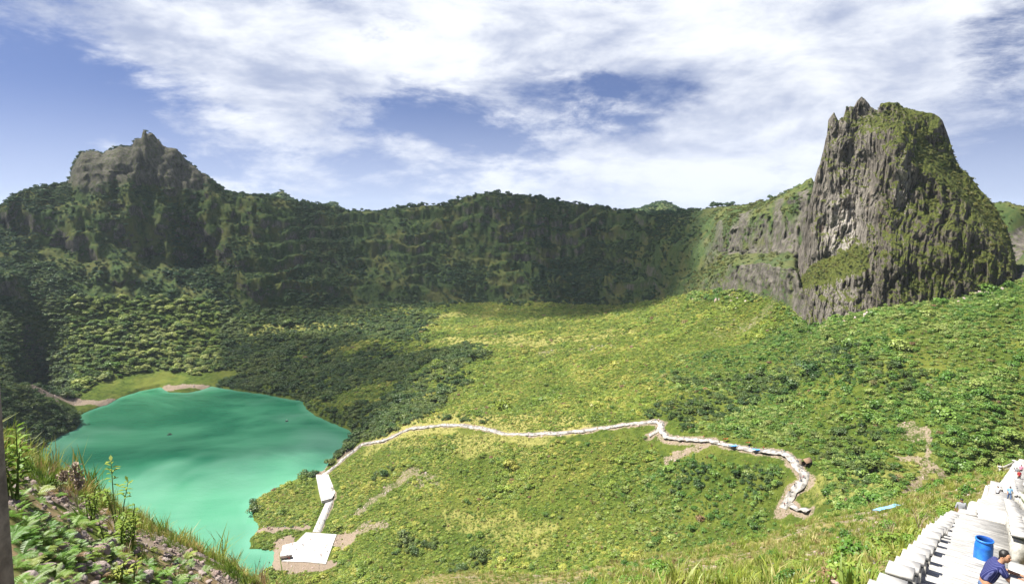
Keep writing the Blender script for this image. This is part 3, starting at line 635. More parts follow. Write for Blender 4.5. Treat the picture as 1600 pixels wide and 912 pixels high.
def leaf_quads(c, nrm, size, aspect, r, droop=0.0):
    n = len(c); u = r.normal(size=(n, 3)); u -= nrm * (u * nrm).sum(1, keepdims=True); u /= np.linalg.norm(u, axis=1, keepdims=True) + 1e-9
    w_ = np.cross(nrm, u); L = size * r.uniform(.6, 1.3, n)[:, None]
    v = np.stack((c - u * L * .5, c + w_ * L * .5 * aspect + nrm * L * .12, c + u * L * .5 - np.array([0, 0, 1]) * L * droop, c - w_ * L * .5 * aspect + nrm * L * .12), 1)
    return v.reshape(-1, 3), np.arange(4 * n).reshape(n, 4)
def crown_arrays(seed, n, lobes=7, flat=.75, size=.2, aspect=.7, spread=.55, lift=.75, jit=.6):
    r = np.random.default_rng(seed)
    lc = r.normal(size=(lobes, 3)); lc /= np.linalg.norm(lc, axis=1, keepdims=True); lc *= r.uniform(.35, 1, lobes)[:, None] * spread
    lc[:, 2] = np.abs(lc[:, 2]) * flat * .9 - .05; lr = r.uniform(.28, .52, lobes)
    k = r.choice(lobes, n, p=lr**2 / (lr**2).sum()); d = r.normal(size=(n, 3)); d[:, 2] = d[:, 2] * .9 + .25; d /= np.linalg.norm(d, axis=1, keepdims=True)
    rad = lr[k] * r.uniform(.55, 1.08, n) ** .6
    c = lc[k] + d * rad[:, None] * np.array([1, 1, flat]); c[:, 2] += lift * .45
    nr = d + r.normal(size=(n, 3)) * jit; nr[:, 2] += .8; nr /= np.linalg.norm(nr, axis=1, keepdims=True)
    return leaf_quads(c, nr, size, aspect, r)
def tube_arrays(pts_, rad, sides=5):
    V, Fc = [], []
    for i, p in enumerate(pts_):
        p = np.asarray(p, float); q = np.asarray(pts_[min(i + 1, len(pts_) - 1)], float) - np.asarray(pts_[max(i - 1, 0)], float)
        q /= np.linalg.norm(q) + 1e-9; a = np.cross(q, [.31, .95, .05]); a /= np.linalg.norm(a) + 1e-9; b = np.cross(q, a)
        for s_ in range(sides):
            t = 2 * math.pi * s_ / sides; V.append(p + (a * math.cos(t) + b * math.sin(t)) * rad[i])
    for i in range(len(pts_) - 1):
        for s_ in range(sides):
            Fc.append((i * sides + s_, i * sides + (s_ + 1) % sides, (i + 1) * sides + (s_ + 1) % sides, (i + 1) * sides + s_))
    return np.array(V), np.array(Fc)
def join(*parts):
    V, Fc, o = [], [], 0
    for v, f in parts: V.append(v); Fc.append(np.asarray(f) + o); o += len(v)
    return np.concatenate(V), np.concatenate(Fc)
def trunk_arrays(seed, h, r0, limbs=4, reach=.45):
    r = np.random.default_rng(seed); bend = r.normal(size=2) * .06 * h
    base = [np.array([0, 0, -.12 * h]), np.array([bend[0] * .3, bend[1] * .3, h * .35]), np.array([bend[0], bend[1], h * .72])]
    out_ = [tube_arrays(base, [r0 * 1.25, r0 * .85, r0 * .5])]
    for i in range(limbs):
        t = 2 * math.pi * (i + r.random()) / limbs; st = base[1] * .5 + base[2] * .5 if i % 2 else base[1]
        e = st + np.array([math.cos(t) * reach * h, math.sin(t) * reach * h, h * r.uniform(.25, .5)])
        out_.append(tube_arrays([st, (st + e) / 2 + np.array([0, 0, .05 * h]), e], [r0 * .5, r0 * .35, r0 * .12], 4))
    return join(*out_)
def tuft_arrays(seed, nb, h, spread=.25, wdt=.02, lean=.55):
    r = np.random.default_rng(seed); V, Fc = [], []
    for i in range(nb):
        a = r.uniform(0, 6.283); b = r.normal(size=2) * spread * .3; hh = h * r.uniform(.45, 1.1); l = r.uniform(.1, lean) * hh
        dx, dy = math.cos(a), math.sin(a); wx, wy = -dy * wdt * r.uniform(.6, 1.3), dx * wdt * r.uniform(.6, 1.3)
        p0 = np.array([b[0], b[1], -.03]); p1 = p0 + [dx * l * .35, dy * l * .35, hh * .6]; p2 = p0 + [dx * l, dy * l, hh * r.uniform(.8, 1)]
        k = len(V); wv_ = np.array([wx, wy, 0])
        V += [p0 - wv_, p0 + wv_, p1 + wv_ * .8, p1 - wv_ * .8, p2, p2]
        Fc += [(k, k + 1, k + 2, k + 3), (k + 3, k + 2, k + 4, k + 5)]
    return np.array(V), np.array(Fc)
def fern_arrays(seed, nf=9, L=.55):
    r = np.random.default_rng(seed); V, Fc = [], []
    for i in range(nf):
        a = 2 * math.pi * (i + r.uniform(-.3, .3)) / nf; dx, dy = math.cos(a), math.sin(a); ll = L * r.uniform(.7, 1.2); up = r.uniform(.5, .9)
        for j in range(11):
            t = (j + 1) / 12; p = np.array([dx * ll * t, dy * ll * t, ll * (up * t - .62 * t * t)]); wd = ll * .26 * math.sin(math.pi * min(1, t * .9 + .12)) ** .8
            for sd in (-1, 1):
                q = p + np.array([-dy * sd * wd + dx * wd * .45, dx * sd * wd + dy * wd * .45, -.10 * wd + r.normal() * .01])
                th = np.array([dx, dy, .3]) * ll * .035; k = len(V)
                V += [p - th, p + th, q + th * .3, q - th * .3]; Fc.append((k, k + 1, k + 2, k + 3))
    return np.array(V), np.array(Fc)
def leafy_stem_arrays(seed, h, nl, ll, top_only=False):
    r = np.random.default_rng(seed); V, Fc = [], []
    bend = r.normal(size=2) * .1 * h
    for j in range(nl):
        t = (.68 + .32 * j / nl) if top_only else (.15 + .85 * (j + .5) / nl)
        p = np.array([bend[0] * t * t, bend[1] * t * t, h * t]); a = j * 2.4 + r.normal() * .3; el = r.uniform(-.2, .6) + (.4 if t > .93 else 0)
        d = np.array([math.cos(a) * math.cos(el), math.sin(a) * math.cos(el), math.sin(el)]); L = ll * r.uniform(.7, 1.15); s_ = np.array([-math.sin(a), math.cos(a), 0]) * L * .17
        m1 = p + d * L * .5 + np.array([0, 0, .05 * L]); tip = p + d * L - np.array([0, 0, .16 * L]); k = len(V)
        V += [p, m1 + s_, tip, m1 - s_]; Fc.append((k, k + 1, k + 2, k + 3))
    stem = tube_arrays([(0, 0, -.05), (bend[0] * .25, bend[1] * .25, h * .5), (bend[0], bend[1], h)], [.012, .009, .004], 4)
    return (np.array(V), np.array(Fc)), stem

FORMS = bpy.data.collections.new('plant forms')       # source shapes, not linked to the scene
def form_set(name, arrays, mats):
    col = bpy.data.collections.new(name)
    for i, (va, mt, mi) in enumerate(arrays):
        o = mesh_obj(name + '_form', va[0], va[1], mt, smooth=False, mi=mi); C.objects.unlink(o); col.objects.link(o)
    return col
def crown_and_trunk(seed, n, mt, h=1.4, r0=.06, **kw):
    c = crown_arrays(seed, n, **kw); c = (c[0] + np.array([0, 0, h * .42]), c[1]); t = trunk_arrays(seed, h, r0)
    return (join(c, t), [mt, M['bark']], np.concatenate((np.zeros(len(c[1]), int), np.ones(len(t[1]), int))))
def bare(va, mt): return (va, mt, np.zeros(len(va[1]), int))
COLS = {}
for key, mt, n_, kw in (('bush', 'bush', 210, dict(size=.27)), ('hill', 'hill', 260, dict(size=.25, lobes=8)), ('peak', 'peak', 150, dict(size=.3))):
    COLS[key] = form_set(key, [bare(crown_arrays(300 + i * 7 + len(key), n_, flat=random.uniform(.6, .85), **kw), ML[mt]) for i in range(6)], None)
for key, mt, n_ in (('wood', 'wood', 300), ('bank', 'bank', 420), ('wall', 'wall', 170)):
    COLS[key] = form_set(key, [crown_and_trunk(400 + i * 5 + n_, n_, ML[mt], h=random.uniform(.8, 1.2), size=.22 if n_ > 200 else .3, lobes=9, flat=random.uniform(.5, .75), spread=.7) for i in range(6)], None)
COLS['grass'] = form_set('grass', [bare(tuft_arrays(500 + i, 22, 1.0, .5, .03, .7), ML['grass']) for i in range(5)], None)
COLS['turf'] = form_set('turf', [bare(tuft_arrays(520 + i, 26, 1.0, .45, .017, .8), ML['turf']) for i in range(6)], None)
COLS['low'] = form_set('low', [bare(crown_arrays(540 + i, 260, flat=.8, size=.2, lobes=7), ML['low']) for i in range(5)], None)

def scatter_obj(name, pos, scl, rot, idx, col, label, cat):
    me = bpy.data.meshes.new(name); me.vertices.add(len(pos)); me.vertices.foreach_set('co', np.asarray(pos, np.float32).ravel())
    a = me.attributes.new('scl', 'FLOAT_VECTOR', 'POINT'); a.data.foreach_set('vector', np.asarray(scl, np.float32).ravel())
    a = me.attributes.new('rot', 'FLOAT_VECTOR', 'POINT'); a.data.foreach_set('vector', np.asarray(rot, np.float32).ravel())
    a = me.attributes.new('idx', 'INT', 'POINT'); a.data.foreach_set('value', np.asarray(idx, np.int32))
    o = bpy.data.objects.new(name, me); C.objects.link(o)
    ng = bpy.data.node_groups.new(name + ' scatter', 'GeometryNodeTree')
    ng.interface.new_socket('Geometry', in_out='INPUT', socket_type='NodeSocketGeometry'); ng.interface.new_socket('Geometry', in_out='OUTPUT', socket_type='NodeSocketGeometry')
    N, L = ng.nodes, ng.links
    gi, go = N.new('NodeGroupInput'), N.new('NodeGroupOutput'); ip = N.new('GeometryNodeInstanceOnPoints'); ci = N.new('GeometryNodeCollectionInfo')
    ci.inputs['Collection'].default_value = col; ci.inputs['Separate Children'].default_value = True; ci.inputs['Reset Children'].default_value = True
    def na(nm, t):
        x = N.new('GeometryNodeInputNamedAttribute'); x.data_type = t; x.inputs['Name'].default_value = nm
        return [q for q in x.outputs if q.enabled and q.name == 'Attribute'][0]
    e = N.new('FunctionNodeEulerToRotation'); L.new(na('rot', 'FLOAT_VECTOR'), e.inputs[0])
    L.new(gi.outputs[0], ip.inputs['Points']); L.new(ci.outputs[0], ip.inputs['Instance']); ip.inputs['Pick Instance'].default_value = True
    L.new(na('idx', 'INT'), ip.inputs['Instance Index']); L.new(e.outputs[0], ip.inputs['Rotation']); L.new(na('scl', 'FLOAT_VECTOR'), ip.inputs['Scale'])
    L.new(ip.outputs[0], go.inputs[0])
    md = o.modifiers.new('scatter', 'NODES'); md.node_group = ng
    return tag(o, label, cat, kind='stuff')

def cells(X, Y, Z):
    P = np.stack((X, Y, Z), -1); a = P[1:, :-1] - P[:-1, :-1]; b = P[:-1, 1:] - P[:-1, :-1]; nr = np.cross(b, a)
    ar = np.linalg.norm(nr, axis=-1); return P, ar, nr / (ar[..., None] + 1e-9)
P3, AREA, NORM = cells(GX, GY, GZ)
TT = np.where(GR > .5, GZ / np.maximum(GR, .5), -9); runmax = np.maximum.accumulate(TT, axis=0)
def cc(A): return .25 * (A[1:, 1:] + A[1:, :-1] + A[:-1, 1:] + A[:-1, :-1])
RC, ZCc, XC, YC = cc(GR), cc(GZ), cc(GX), cc(GY); AZC = (azd[:, 1:] + azd[:, :-1]) / 2 * np.ones_like(RC)
RM = runmax[1:, 1:]; ROWC = np.arange(NR - 1)[:, None] * np.ones_like(RC)
CLR, SOILC, DRYC, SDC, ROCKC = cc(clear), cc(soil), cc(dry), cc(SD), cc(ROCKA)
INFR = (np.abs(AZC) < 45.5)
def visible(hgt, slack=0): return (ZCc + hgt + slack) / RC >= RM
def sample(dens, P=P3, area=AREA, seed=1):
    r = np.random.default_rng(seed); lam = dens * area; cnt = r.poisson(np.clip(lam, 0, 50)); k = np.repeat(np.arange(cnt.size), cnt.ravel())
    i, j = np.divmod(k, cnt.shape[1]); u, v = r.random(len(k))[:, None], r.random(len(k))[:, None]
    return (P[i, j] * (1 - u) + P[i + 1, j] * u) * (1 - v) + (P[i, j + 1] * (1 - u) + P[i + 1, j + 1] * u) * v, i, j, r
def yaw(r, n, tilt=.12): return np.stack((r.normal(size=n) * tilt, r.normal(size=n) * tilt, r.uniform(0, 6.283, n)), -1)
pd_path = np.full(RC.shape, 1e3); _s = (RC > 200) & (RC < 560)
pd_path[_s] = np.minimum(np.minimum(line_d(XC[_s], YC[_s], P_main), line_d(XC[_s], YC[_s], P_stair)), np.minimum(poly_sd(XC[_s], YC[_s], plat), poly_sd(XC[_s], YC[_s], plaza)))
def plant(name, dens, size, col, label, cat, seed, squash=(.8, 1.2), sink=.1, P=P3, area=AREA, tilt=.12):
    p, i, j, r = sample(dens, P, area, seed); s_ = size(i, j, r) if callable(size) else r.uniform(*size, len(p))
    p = p.copy(); p[:, 2] -= s_ * sink
    sc3 = np.stack((s_, s_, s_ * r.uniform(*squash, len(p))), -1)
    print(name, len(p)); return scatter_obj(name, p, sc3, yaw(r, len(p), tilt), r.integers(0, 5, len(p)), col, label, cat)

floor_m = (ROWC >= ROW0[4]) & (ROWC < ROW0[7] + 8) & INFR & (SDC > .8)
patch = cc(fbm(GX / 26, GY / 26, octv=4, seed=301)); patch2 = cc(fbm(GX / 70, GY / 70, octv=3, seed=303))
hillz = sstep(12, 20, AZC + patch2 * 9) * (RC < 470)
woodz = sstep(-7, -17, AZC + patch2 * 16 + patch * 5 + (RC - 500) * -.012) * (ROWC > ROW0[5]) ; woodz = np.where((AZC < -24) & (ROWC > ROW0[4] + 60), 1, woodz)
woodz = np.maximum(woodz, cc(thick) * sstep(-.25, .15, patch) * .9)
bankz = woodz * ((AZC > -36.5) & (AZC < -26) & (RC > 600)) * sstep(0, 6, SDC - 6)
meadow = (AZC + patch * 7 < -26) & (AZC > -39) & (SDC < 34) & (SDC > 0) & (RC > 540) & (ROWC > ROW0[5] + 20)
free = (1 - CLR) * (1 - .5 * np.clip(DRYC, 0, 1)) * (1 - .5 * np.clip(SOILC, 0, 1))
base = floor_m * visible(6) * free * np.clip(.85 + patch * 1.4, .4, 1.4)
far = sstep(300, 700, RC)
plant('shrub_cover', base * (1 - hillz) * (1 - woodz) * (1.3 - .75 * far), lambda i, j, r: (.68 + .42 * far[i, j] + .8 * np.maximum(patch[i, j], 0)) * r.lognormal(0, .48, len(i)), COLS['bush'], 'low yellow green shrubs covering the sunny crater floor', 'shrubs', 1, (.55, 1.0))
plant('leafy_thicket', base * hillz * (1 - woodz) * .62, lambda i, j, r: 1.0 * r.lognormal(0, .5, len(i)), COLS['hill'], 'leafy green thicket covering the slope under the rock peak', 'thicket', 2, (.7, 1.1))
plant('woodland', floor_m * visible(9) * woodz * (1 - bankz) * (1 - meadow) * (1 - CLR) * (.20 + .06 * patch), lambda i, j, r: (2.2 - .7 * cc(thick)[i, j]) * r.lognormal(0, .42, len(i)), COLS['wood'], 'dark green woodland along the far side of the lake', 'woodland', 3, (.7, 1.1), .25)
plant('bank_trees', floor_m * visible(9) * bankz * (1 - meadow) * .065, lambda i, j, r: 3.6 * r.lognormal(0, .3, len(i)), COLS['bank'], 'pale green trees massed on the bank behind the lake meadow', 'trees', 4, (.7, 1.1), .15)
wall_m = (ROWC >= ROW0[7]) & (ROWC < ROW0[11] + 6) & INFR
wdens = wall_m * (1 - .6 * np.clip(DRYC, 0, 1)) * visible(6, 4) * sstep(.12, .42, NORM[..., 2] + patch * .25) * (1 - np.clip(1.25 * ROCKC, 0, 1)) * (.6 + 1.0 * np.clip(patch2 * 2 + patch, -.45, .6))
cl_ = sstep(14.5, 17.5, AZC + patch * 2)
plant('cliff_shrubs', wdens * cl_ * .16, lambda i, j, r: 1.3 * r.lognormal(0, .45, len(i)), COLS['peak'], 'green shrubs rooted along the ledges of the right cliffs', 'shrubs', 29, (.7, 1.1), .2)
plant('hill_trees', ((ROWC > ROW0[12]) & (ROWC < ROW0[13] + 3) & INFR) * visible(6, 4) * .012, lambda i, j, r: 3.2 * r.lognormal(0, .35, len(i)), COLS['wall'], 'trees covering the far hills behind the rim', 'trees', 30, (.7, 1.1), .2)
plant('wall_shrubs', wdens * (1 - cl_) * .17, lambda i, j, r: 1.9 * r.lognormal(0, .36, len(i)), COLS['wall'], 'dark shrubs and small trees clinging to the crater wall', 'shrubs', 5, (.7, 1.1), .2)
crest = (np.abs(ROWC - ROW0[11]) < 5) & INFR & (AZC > -23) & (AZC < 30)
plant('rim_trees', crest * .035 * np.clip(.4 + patch * 2.5, 0, 1), lambda i, j, r: 2.8 * r.lognormal(0, .3, len(i)), COLS['wall'], 'tiny trees standing along the skyline of the crater rim', 'trees', 6, (.9, 1.5), .05)
PP, PAR, PNR = cells(PKX, PKY, PKZ)
pgreen = cc(PKG); pseg = cc(PKS)
pd_ = (1 + 2.2 * (pseg < .75)) * sstep(.25, .6, PNR[..., 2] + pgreen * .4) * (pseg > .3) * (pseg < 6.3) * np.clip(.35 + 1.2 * pgreen + 1.2 * cc(fbm(PKX / 14, PKY / 14, PKZ / 14, octv=3, seed=311)), 0, 1.2)
plant('peak_shrubs', pd_ * .32, lambda i, j, r: .85 * r.lognormal(0, .4, len(i)), COLS['peak'], 'small shrubs rooted on the ledges of the rock peak', 'shrubs', 7, (.7, 1.1), .1, PP, PAR)
slope_m = (ROWC >= ROW0[1]) & (ROWC < ROW0[4]) & INFR & (AZC > -10) & (RC > 15)
gd = slope_m * visible(.5, .4) * (1 - .8 * np.clip(cc(clear), 0, 1)) * np.clip(.8 - .6 * SOILC + patch, .1, 1.4)

# ------------------------------------------------------------------ paths and paving
M['path'] = simple('pale path stone', (.27, .255, .235), .9, .6, .5, .2, .6, .08)
M['concrete'] = simple('white concrete', (.42, .41, .39), .9, .22, 2.2, .2, .5, .03)
M['oldcon'] = simple('weathered concrete', (.34, .33, .30), .9, .35, 5, .2, .5, .02)
def ribbon(name, P, width, mat, lift=.15, label=None, cat=None, ragged=.35, step=1.6):
    r = random.Random(len(name)); Q = []
    for a, b in zip(P[:-1], P[1:]):
        n = max(1, int((Vector(b[:2]) - Vector(a[:2])).length / step)); Q += [Vector(a[:2]).lerp(Vector(b[:2]), i / n) for i in range(n)]
    Q.append(Vector(P[-1][:2]))
    for _ in range(3): Q = [Q[0]] + [(Q[i - 1] + Q[i] * 2 + Q[i + 1]) / 4 for i in range(1, len(Q) - 1)] + [Q[-1]]
    V, Fc = [], []
    for i, q in enumerate(Q):
        d = (Q[min(i + 1, len(Q) - 1)] - Q[max(i - 1, 0)]).normalized(); nrm = Vector((-d.y, d.x))
        wl_, wr_ = width * .5 + r.uniform(-1, 1) * ragged, width * .5 + r.uniform(-1, 1) * ragged
        L_, R2 = q + nrm * wl_, q - nrm * wr_
        zs = [height(*L_), height(*q), height(*R2)]; z = max(max(zs), PLZ - .1) + lift
        zl, zr = max(zs[0] + lift, z - .5), max(zs[2] + lift, z - .5)
        V += [(L_.x, L_.y, zl - .3), (L_.x, L_.y, zl), (q.x, q.y, z), (R2.x, R2.y, zr), (R2.x, R2.y, zr - .3)]
        if i:
            k = 5 * i; Fc += [(k - 5 + j, k - 4 + j, k + 1 + j, k + j) for j in range(4)]
    return tag(mesh_obj(name, V, Fc, mat, smooth=False), label, cat, kind='structure')
ribbon('footpath', P_main, 3.5, M['path'], label='long pale stone footpath winding across the crater floor', cat='path', ragged=.6)
ribbon('footpath', P_spur, 2.8, M['path'], label='short pale spur leaving the footpath at its bend', cat='path')
ribbon('footpath', P_end, 2.6, M['path'], label='rough lower end of the pale footpath among the bushes', cat='path', ragged=.8)
def slab(name, poly, z, thick, mat, label, cat):
    bm = bmesh.new(); vs = [bm.verts.new((p[0], p[1], z)) for p in poly]; fc = bm.faces.new(vs)
    if fc.normal.z < 0: fc.normal_flip()
    bmesh.ops.triangulate(bm, faces=[fc]); ge = bmesh.ops.extrude_face_region(bm, geom=bm.faces[:])
    for e in ge['geom']:
        if isinstance(e, bmesh.types.BMVert): e.co.z -= thick
    bmesh.ops.recalc_face_normals(bm, faces=bm.faces[:])
    me = bpy.data.meshes.new(name); bm.to_mesh(me); bm.free(); me.materials.append(mat); o = bpy.data.objects.new(name, me); C.objects.link(o)
    return tag(o, label, cat, kind='structure')
slab('paved_terrace', plat, PLZ, 3, M['concrete'], 'wide white concrete terrace on the lake shore', 'terrace')
pz = max(height(*p) for p in plaza) + .25
slab('paved_landing', plaza, pz - .3, 3.5, M['concrete'], 'white paved landing between the footpath and the lake steps', 'landing')
def box(V, Fc, c, sx, sy, sz, ux=(1, 0), top_taper=1.0):
    ux = Vector(ux[:2]).normalized(); uy = Vector((-ux.y, ux.x)); k = len(V)
    for z, s_ in ((-sz / 2, 1), (sz / 2, top_taper)):
        for a, b in ((-1, -1), (1, -1), (1, 1), (-1, 1)):
            p = ux * (a * sx / 2 * s_) + uy * (b * sy / 2 * s_); V.append((c[0] + p.x, c[1] + p.y, c[2] + z))
    Fc += [(k + 3, k + 2, k + 1, k), (k + 4, k + 5, k + 6, k + 7)] + [(k + i, k + (i + 1) % 4, k + 4 + (i + 1) % 4, k + 4 + i) for i in range(4)]
def steps(name, nl, nr, fl_, fr, tread, label, zoff=.06, side=.12):
    """a flight of steps between four ground points: near left and right, far left and right"""
    n = max(2, int(((fl_ - nl).length + (fr - nr).length) / 2 / tread)); V, Fc = [], []
    for i in range(n):
        a, b = i / n, (i + 1) / n + .002
        q = [nl.lerp(fl_, a), nr.lerp(fr, a), nr.lerp(fr, b), nl.lerp(fl_, b)]
        z = max(height(p.x, p.y) for p in q[:2]) + zoff; k = len(V)
        V += [(p.x, p.y, z - 1.5) for p in q] + [(p.x, p.y, z) for p in q]
        Fc += [(k + 4, k + 5, k + 6, k + 7), (k, k + 1, k + 5, k + 4), (k + 1, k + 2, k + 6, k + 5), (k + 2, k + 3, k + 7, k + 6), (k + 3, k, k + 4, k + 7)]
    return tag(mesh_obj(name, V, Fc, M['concrete'], smooth=False), label, 'steps', kind='structure')
H = lambda x, y: hit(x, y)
STAIR_ZONES = []
def offs(p, d, s_): return Vector((p.x + d.x * s_, p.y + d.y * s_, height(p.x + d.x * s_, p.y + d.y * s_)))
l0, l1 = H(511, 780), H(489, 830); r0, r1 = H(521, 781), H(501, 831)
for p in (l1, r1): p.z = PLZ
steps('lake_steps', l1, r1, l0, r0, .8, 'narrow white steps running down to the lake terrace', .3)
def gpt(p): return Vector((p[0], p[1], height(p[0], p[1])))
def flight(name, a, b, w0, w1, tread, label):
    """a straight flight running from a to b on the ground, w0 and w1 wide, to the right of the line"""
    d = Vector((b.x - a.x, b.y - a.y)).normalized(); e = Vector((d.y, -d.x)); a2, b2 = Vector(a[:2]), Vector(b[:2])
    c = [gpt(q) for q in (a2, a2 + e * w0, b2 + e * w1, b2)]
    steps(name, c[0], c[1], c[3], c[2], tread, label); STAIR_ZONES.append(c); return c, d, e
nL, fL = H(1440, 911), H(1498, 826); d_ = (Vector(fL[:2]) - Vector(nL[:2])).normalized()
ra = gpt(Vector(nL[:2]) - d_ * 8)
(c0, c1, c2, c3), D1, E1 = flight('stone_steps', ra, fL, 2.3, 1.75, .36, 'white concrete steps going down beside the blue barrel')
ma, mb = H(1526, 828), H(1546, 769); q = H(1580, 771); dd2 = (Vector(mb[:2]) - Vector(ma[:2])).normalized(); w2 = abs((q.x - mb.x) * dd2.y - (q.y - mb.y) * dd2.x)
(m0, m1, m2, m3), D2, E2 = flight('stone_steps', ma, mb, w2, w2, .6, 'white concrete steps in the middle flight below the barrel')
ua, ub = H(1564, 776), H(1591, 729); q = H(1613, 728); dd3 = (Vector(ub[:2]) - Vector(ua[:2])).normalized(); w3 = abs((q.x - ub.x) * dd3.y - (q.y - ub.y) * dd3.x)
(u0, u1, u2, u3), D3, E3 = flight('stone_steps', ua, ub, w3, w3, .8, 'farthest flight of white concrete steps on the slope')
lpa = H(1507, 829); flight('paved_landing', lpa, gpt(Vector(lpa[:2]) + D2 * 16), 1.6, 1.2, 1.4, 'white broken paving between two flights of steps')
print('stairs', [tuple(round(v, 1) for v in p) for p in (ra, fL, ma, mb, ua, ub)], w2, w3)

# ------------------------------------------------------------------ railings: concrete piers with broad caps, slabs and a curb between them
M['cap'] = simple('pale concrete cap', (.40, .39, .37), .9, .16, 5, .2, .3, .01)
M['groove'] = simple('dark capping joint', (.06, .07, .08), .8, .2, 20)
M['knob'] = simple('grey plaster knob', (.42, .43, .45), .7, .15, 20)
def railing(a, b, pitch, label, pier=(.30, .36, 1.0), cap=(.56, .58, .09), out=0.0, zbase=0.0, panel=True, knobs=True):
    d = Vector((b.x - a.x, b.y - a.y)); n = max(1, int(d.length / pitch)); d.normalize(); nrm = Vector((-d.y, d.x))
    root = empty('railing', a, 0, label, 'railing', 'concrete railings along the steps'); inv = Matrix.Translation(-a)
    PV, PF, CV, CF = [], [], [], []
    prev = None
    for i in range(n + 1):
        q = a.lerp(b, i / n); q = Vector((q.x + nrm.x * out, q.y + nrm.y * out, 0)); z = height(q.x, q.y) + zbase; lz = Vector((q.x, q.y, z)) - a
        V, Fc = [], []; box(V, Fc, (lz.x, lz.y, lz.z + pier[2] / 2 - .15), pier[0], pier[1], pier[2] + .3, d)
        p = mesh_obj('pier', V, Fc, M['oldcon'], root, False)
        V, Fc = [], []; box(V, Fc, (lz.x, lz.y, lz.z + pier[2] + .035), pier[0] + .06, pier[1] + .08, .07, d); mesh_obj('joint', V, Fc, M['groove'], p, False)
        V, Fc = [], []; box(V, Fc, (lz.x + nrm.x * .02, lz.y + nrm.y * .02, lz.z + pier[2] + .07 + cap[2] / 2), cap[0], cap[1], cap[2], d, .96); mesh_obj('cap', V, Fc, M['cap'], p, False)
        if knobs:
            kn = bmesh.new(); bmesh.ops.create_uvsphere(kn, u_segments=8, v_segments=6, radius=.075, matrix=Matrix.Translation(lz - Vector((nrm.x, nrm.y, 0)) * (pier[1] / 2 + .10) + Vector((0, 0, .16))))
            me = bpy.data.meshes.new('knob'); kn.to_mesh(me); kn.free(); me.materials.append(M['knob']); ko = bpy.data.objects.new('knob', me); C.objects.link(ko); ko.parent = p
        if prev is not None and panel:
            m_ = (prev + lz) / 2; L_ = (Vector((lz.x, lz.y)) - Vector((prev.x, prev.y))).length - pier[0]
            for zc, hh, th in ((.14, .2, .26), (.62, .62, .09)):
                k = len(PV); u3 = (lz - prev) / max((Vector((lz.x, lz.y)) - Vector((prev.x, prev.y))).length, .01)
                for s1 in (-1, 1):
                    e = m_ + u3 * (s1 * L_ / 2 * .99)
                    for s2, s3 in ((-1, -1), (1, -1), (1, 1), (-1, 1)):
                        PV.append((e.x + nrm.x * s2 * th / 2, e.y + nrm.y * s2 * th / 2, e.z + zc + s3 * hh / 2))
                PF += [(k, k + 1, k + 2, k + 3), (k + 7, k + 6, k + 5, k + 4)] + [(k + j, k + 4 + j, k + 4 + (j + 1) % 4, k + (j + 1) % 4) for j in range(4)]
        prev = lz
    if PV: mesh_obj('panel', PV, PF, M['oldcon'], root, False)
    return root
railing(gpt(Vector(ra[:2]) + E1 * .1), gpt(Vector(fL[:2]) - D1 * 3), 1.22, 'stepped concrete railing with broad white caps left of the nearest steps', pier=(.30, .34, 1.0), cap=(.46, .48, .08), out=.05)
railing(gpt(Vector(ra[:2]) + D1 * 11.5 + E1 * 2.05), gpt(Vector(fL[:2]) + E1 * 1.95), .92, 'concrete railing behind the blue barrel', pier=(.26, .30, .95), cap=(.40, .40, .09), knobs=False)
SMALL = dict(pier=(.28, .3, .85), cap=(.42, .42, .10), knobs=False)
railing(ma, mb, 1.3, 'concrete railing left of the middle flight of steps', out=.25, **SMALL)
railing(mb, gpt(Vector(mb[:2]) + E2 * .35 * w2), 1.0, 'short concrete railing crossing the top of the middle flight', **SMALL)
railing(m1, m2, 1.5, 'concrete railing right of the middle flight of steps', out=-.2, **SMALL)
SMALL = dict(pier=(.3, .35, .95), cap=(.55, .55, .14), knobs=False)
railing(ua, ub, 1.9, 'farther concrete railing left of the top flight', out=.2, **SMALL)
railing(u1, u2, 1.9, 'farther concrete railing right of the top flight', out=-.2, **SMALL)
railing(H(1562, 738), H(1584, 729), 2.4, 'short white railing far off on the brow of the slope', **SMALL)

# ------------------------------------------------------------------ blue barrel
def lathe(prof, seg=28):
    V, Fc = [], []
    for r, z in prof:
        V += [(r * math.cos(2 * math.pi * i / seg), r * math.sin(2 * math.pi * i / seg), z) for i in range(seg)]
    for j in range(len(prof) - 1):
        Fc += [(j * seg + i, j * seg + (i + 1) % seg, (j + 1) * seg + (i + 1) % seg, (j + 1) * seg + i) for i in range(seg)]
    return V, Fc
m, n, out = new_mat('blue plastic')
tz = n.add('ShaderNodeSeparateXYZ', ins={0: n.add('ShaderNodeTexCoord').outputs['Object']}).outputs[2]; tp = n.add('ShaderNodeTexCoord').outputs['Object']
c = n.mix(n.ramp(n.noise(tp, 4, 5, .6), .4, .7), (.012, .12, .52), (.03, .20, .62)); c = n.mix(n.math('MULTIPLY', n.ramp(tz, .26, .0), n.ramp(n.noise(tp, 9, 4, .6), .3, .7)), c, (.22, .28, .38))
bsdf(n, out, c, .42, n.noise(tp, 30, 3), .1, .003, .4); M['blue'] = m
bp = H(1533, 893); bz = height(bp.x, bp.y) + .2; BS = 1.0
root = empty('barrel', (bp.x, bp.y, bz), .4, 'blue plastic barrel standing on the white steps', 'barrel')
prof = [(0, .02), (.17, .0), (.20, .02), (.212, .07), (.222, .2), (.228, .22), (.222, .24), (.228, .42), (.222, .58), (.226, .60), (.22, .62), (.214, .70), (.195, .755), (.20, .775), (.222, .78), (.226, .80), (.222, .82), (.20, .825)]
v, f = lathe(prof); mesh_obj('drum', v, f, M['blue'], root)
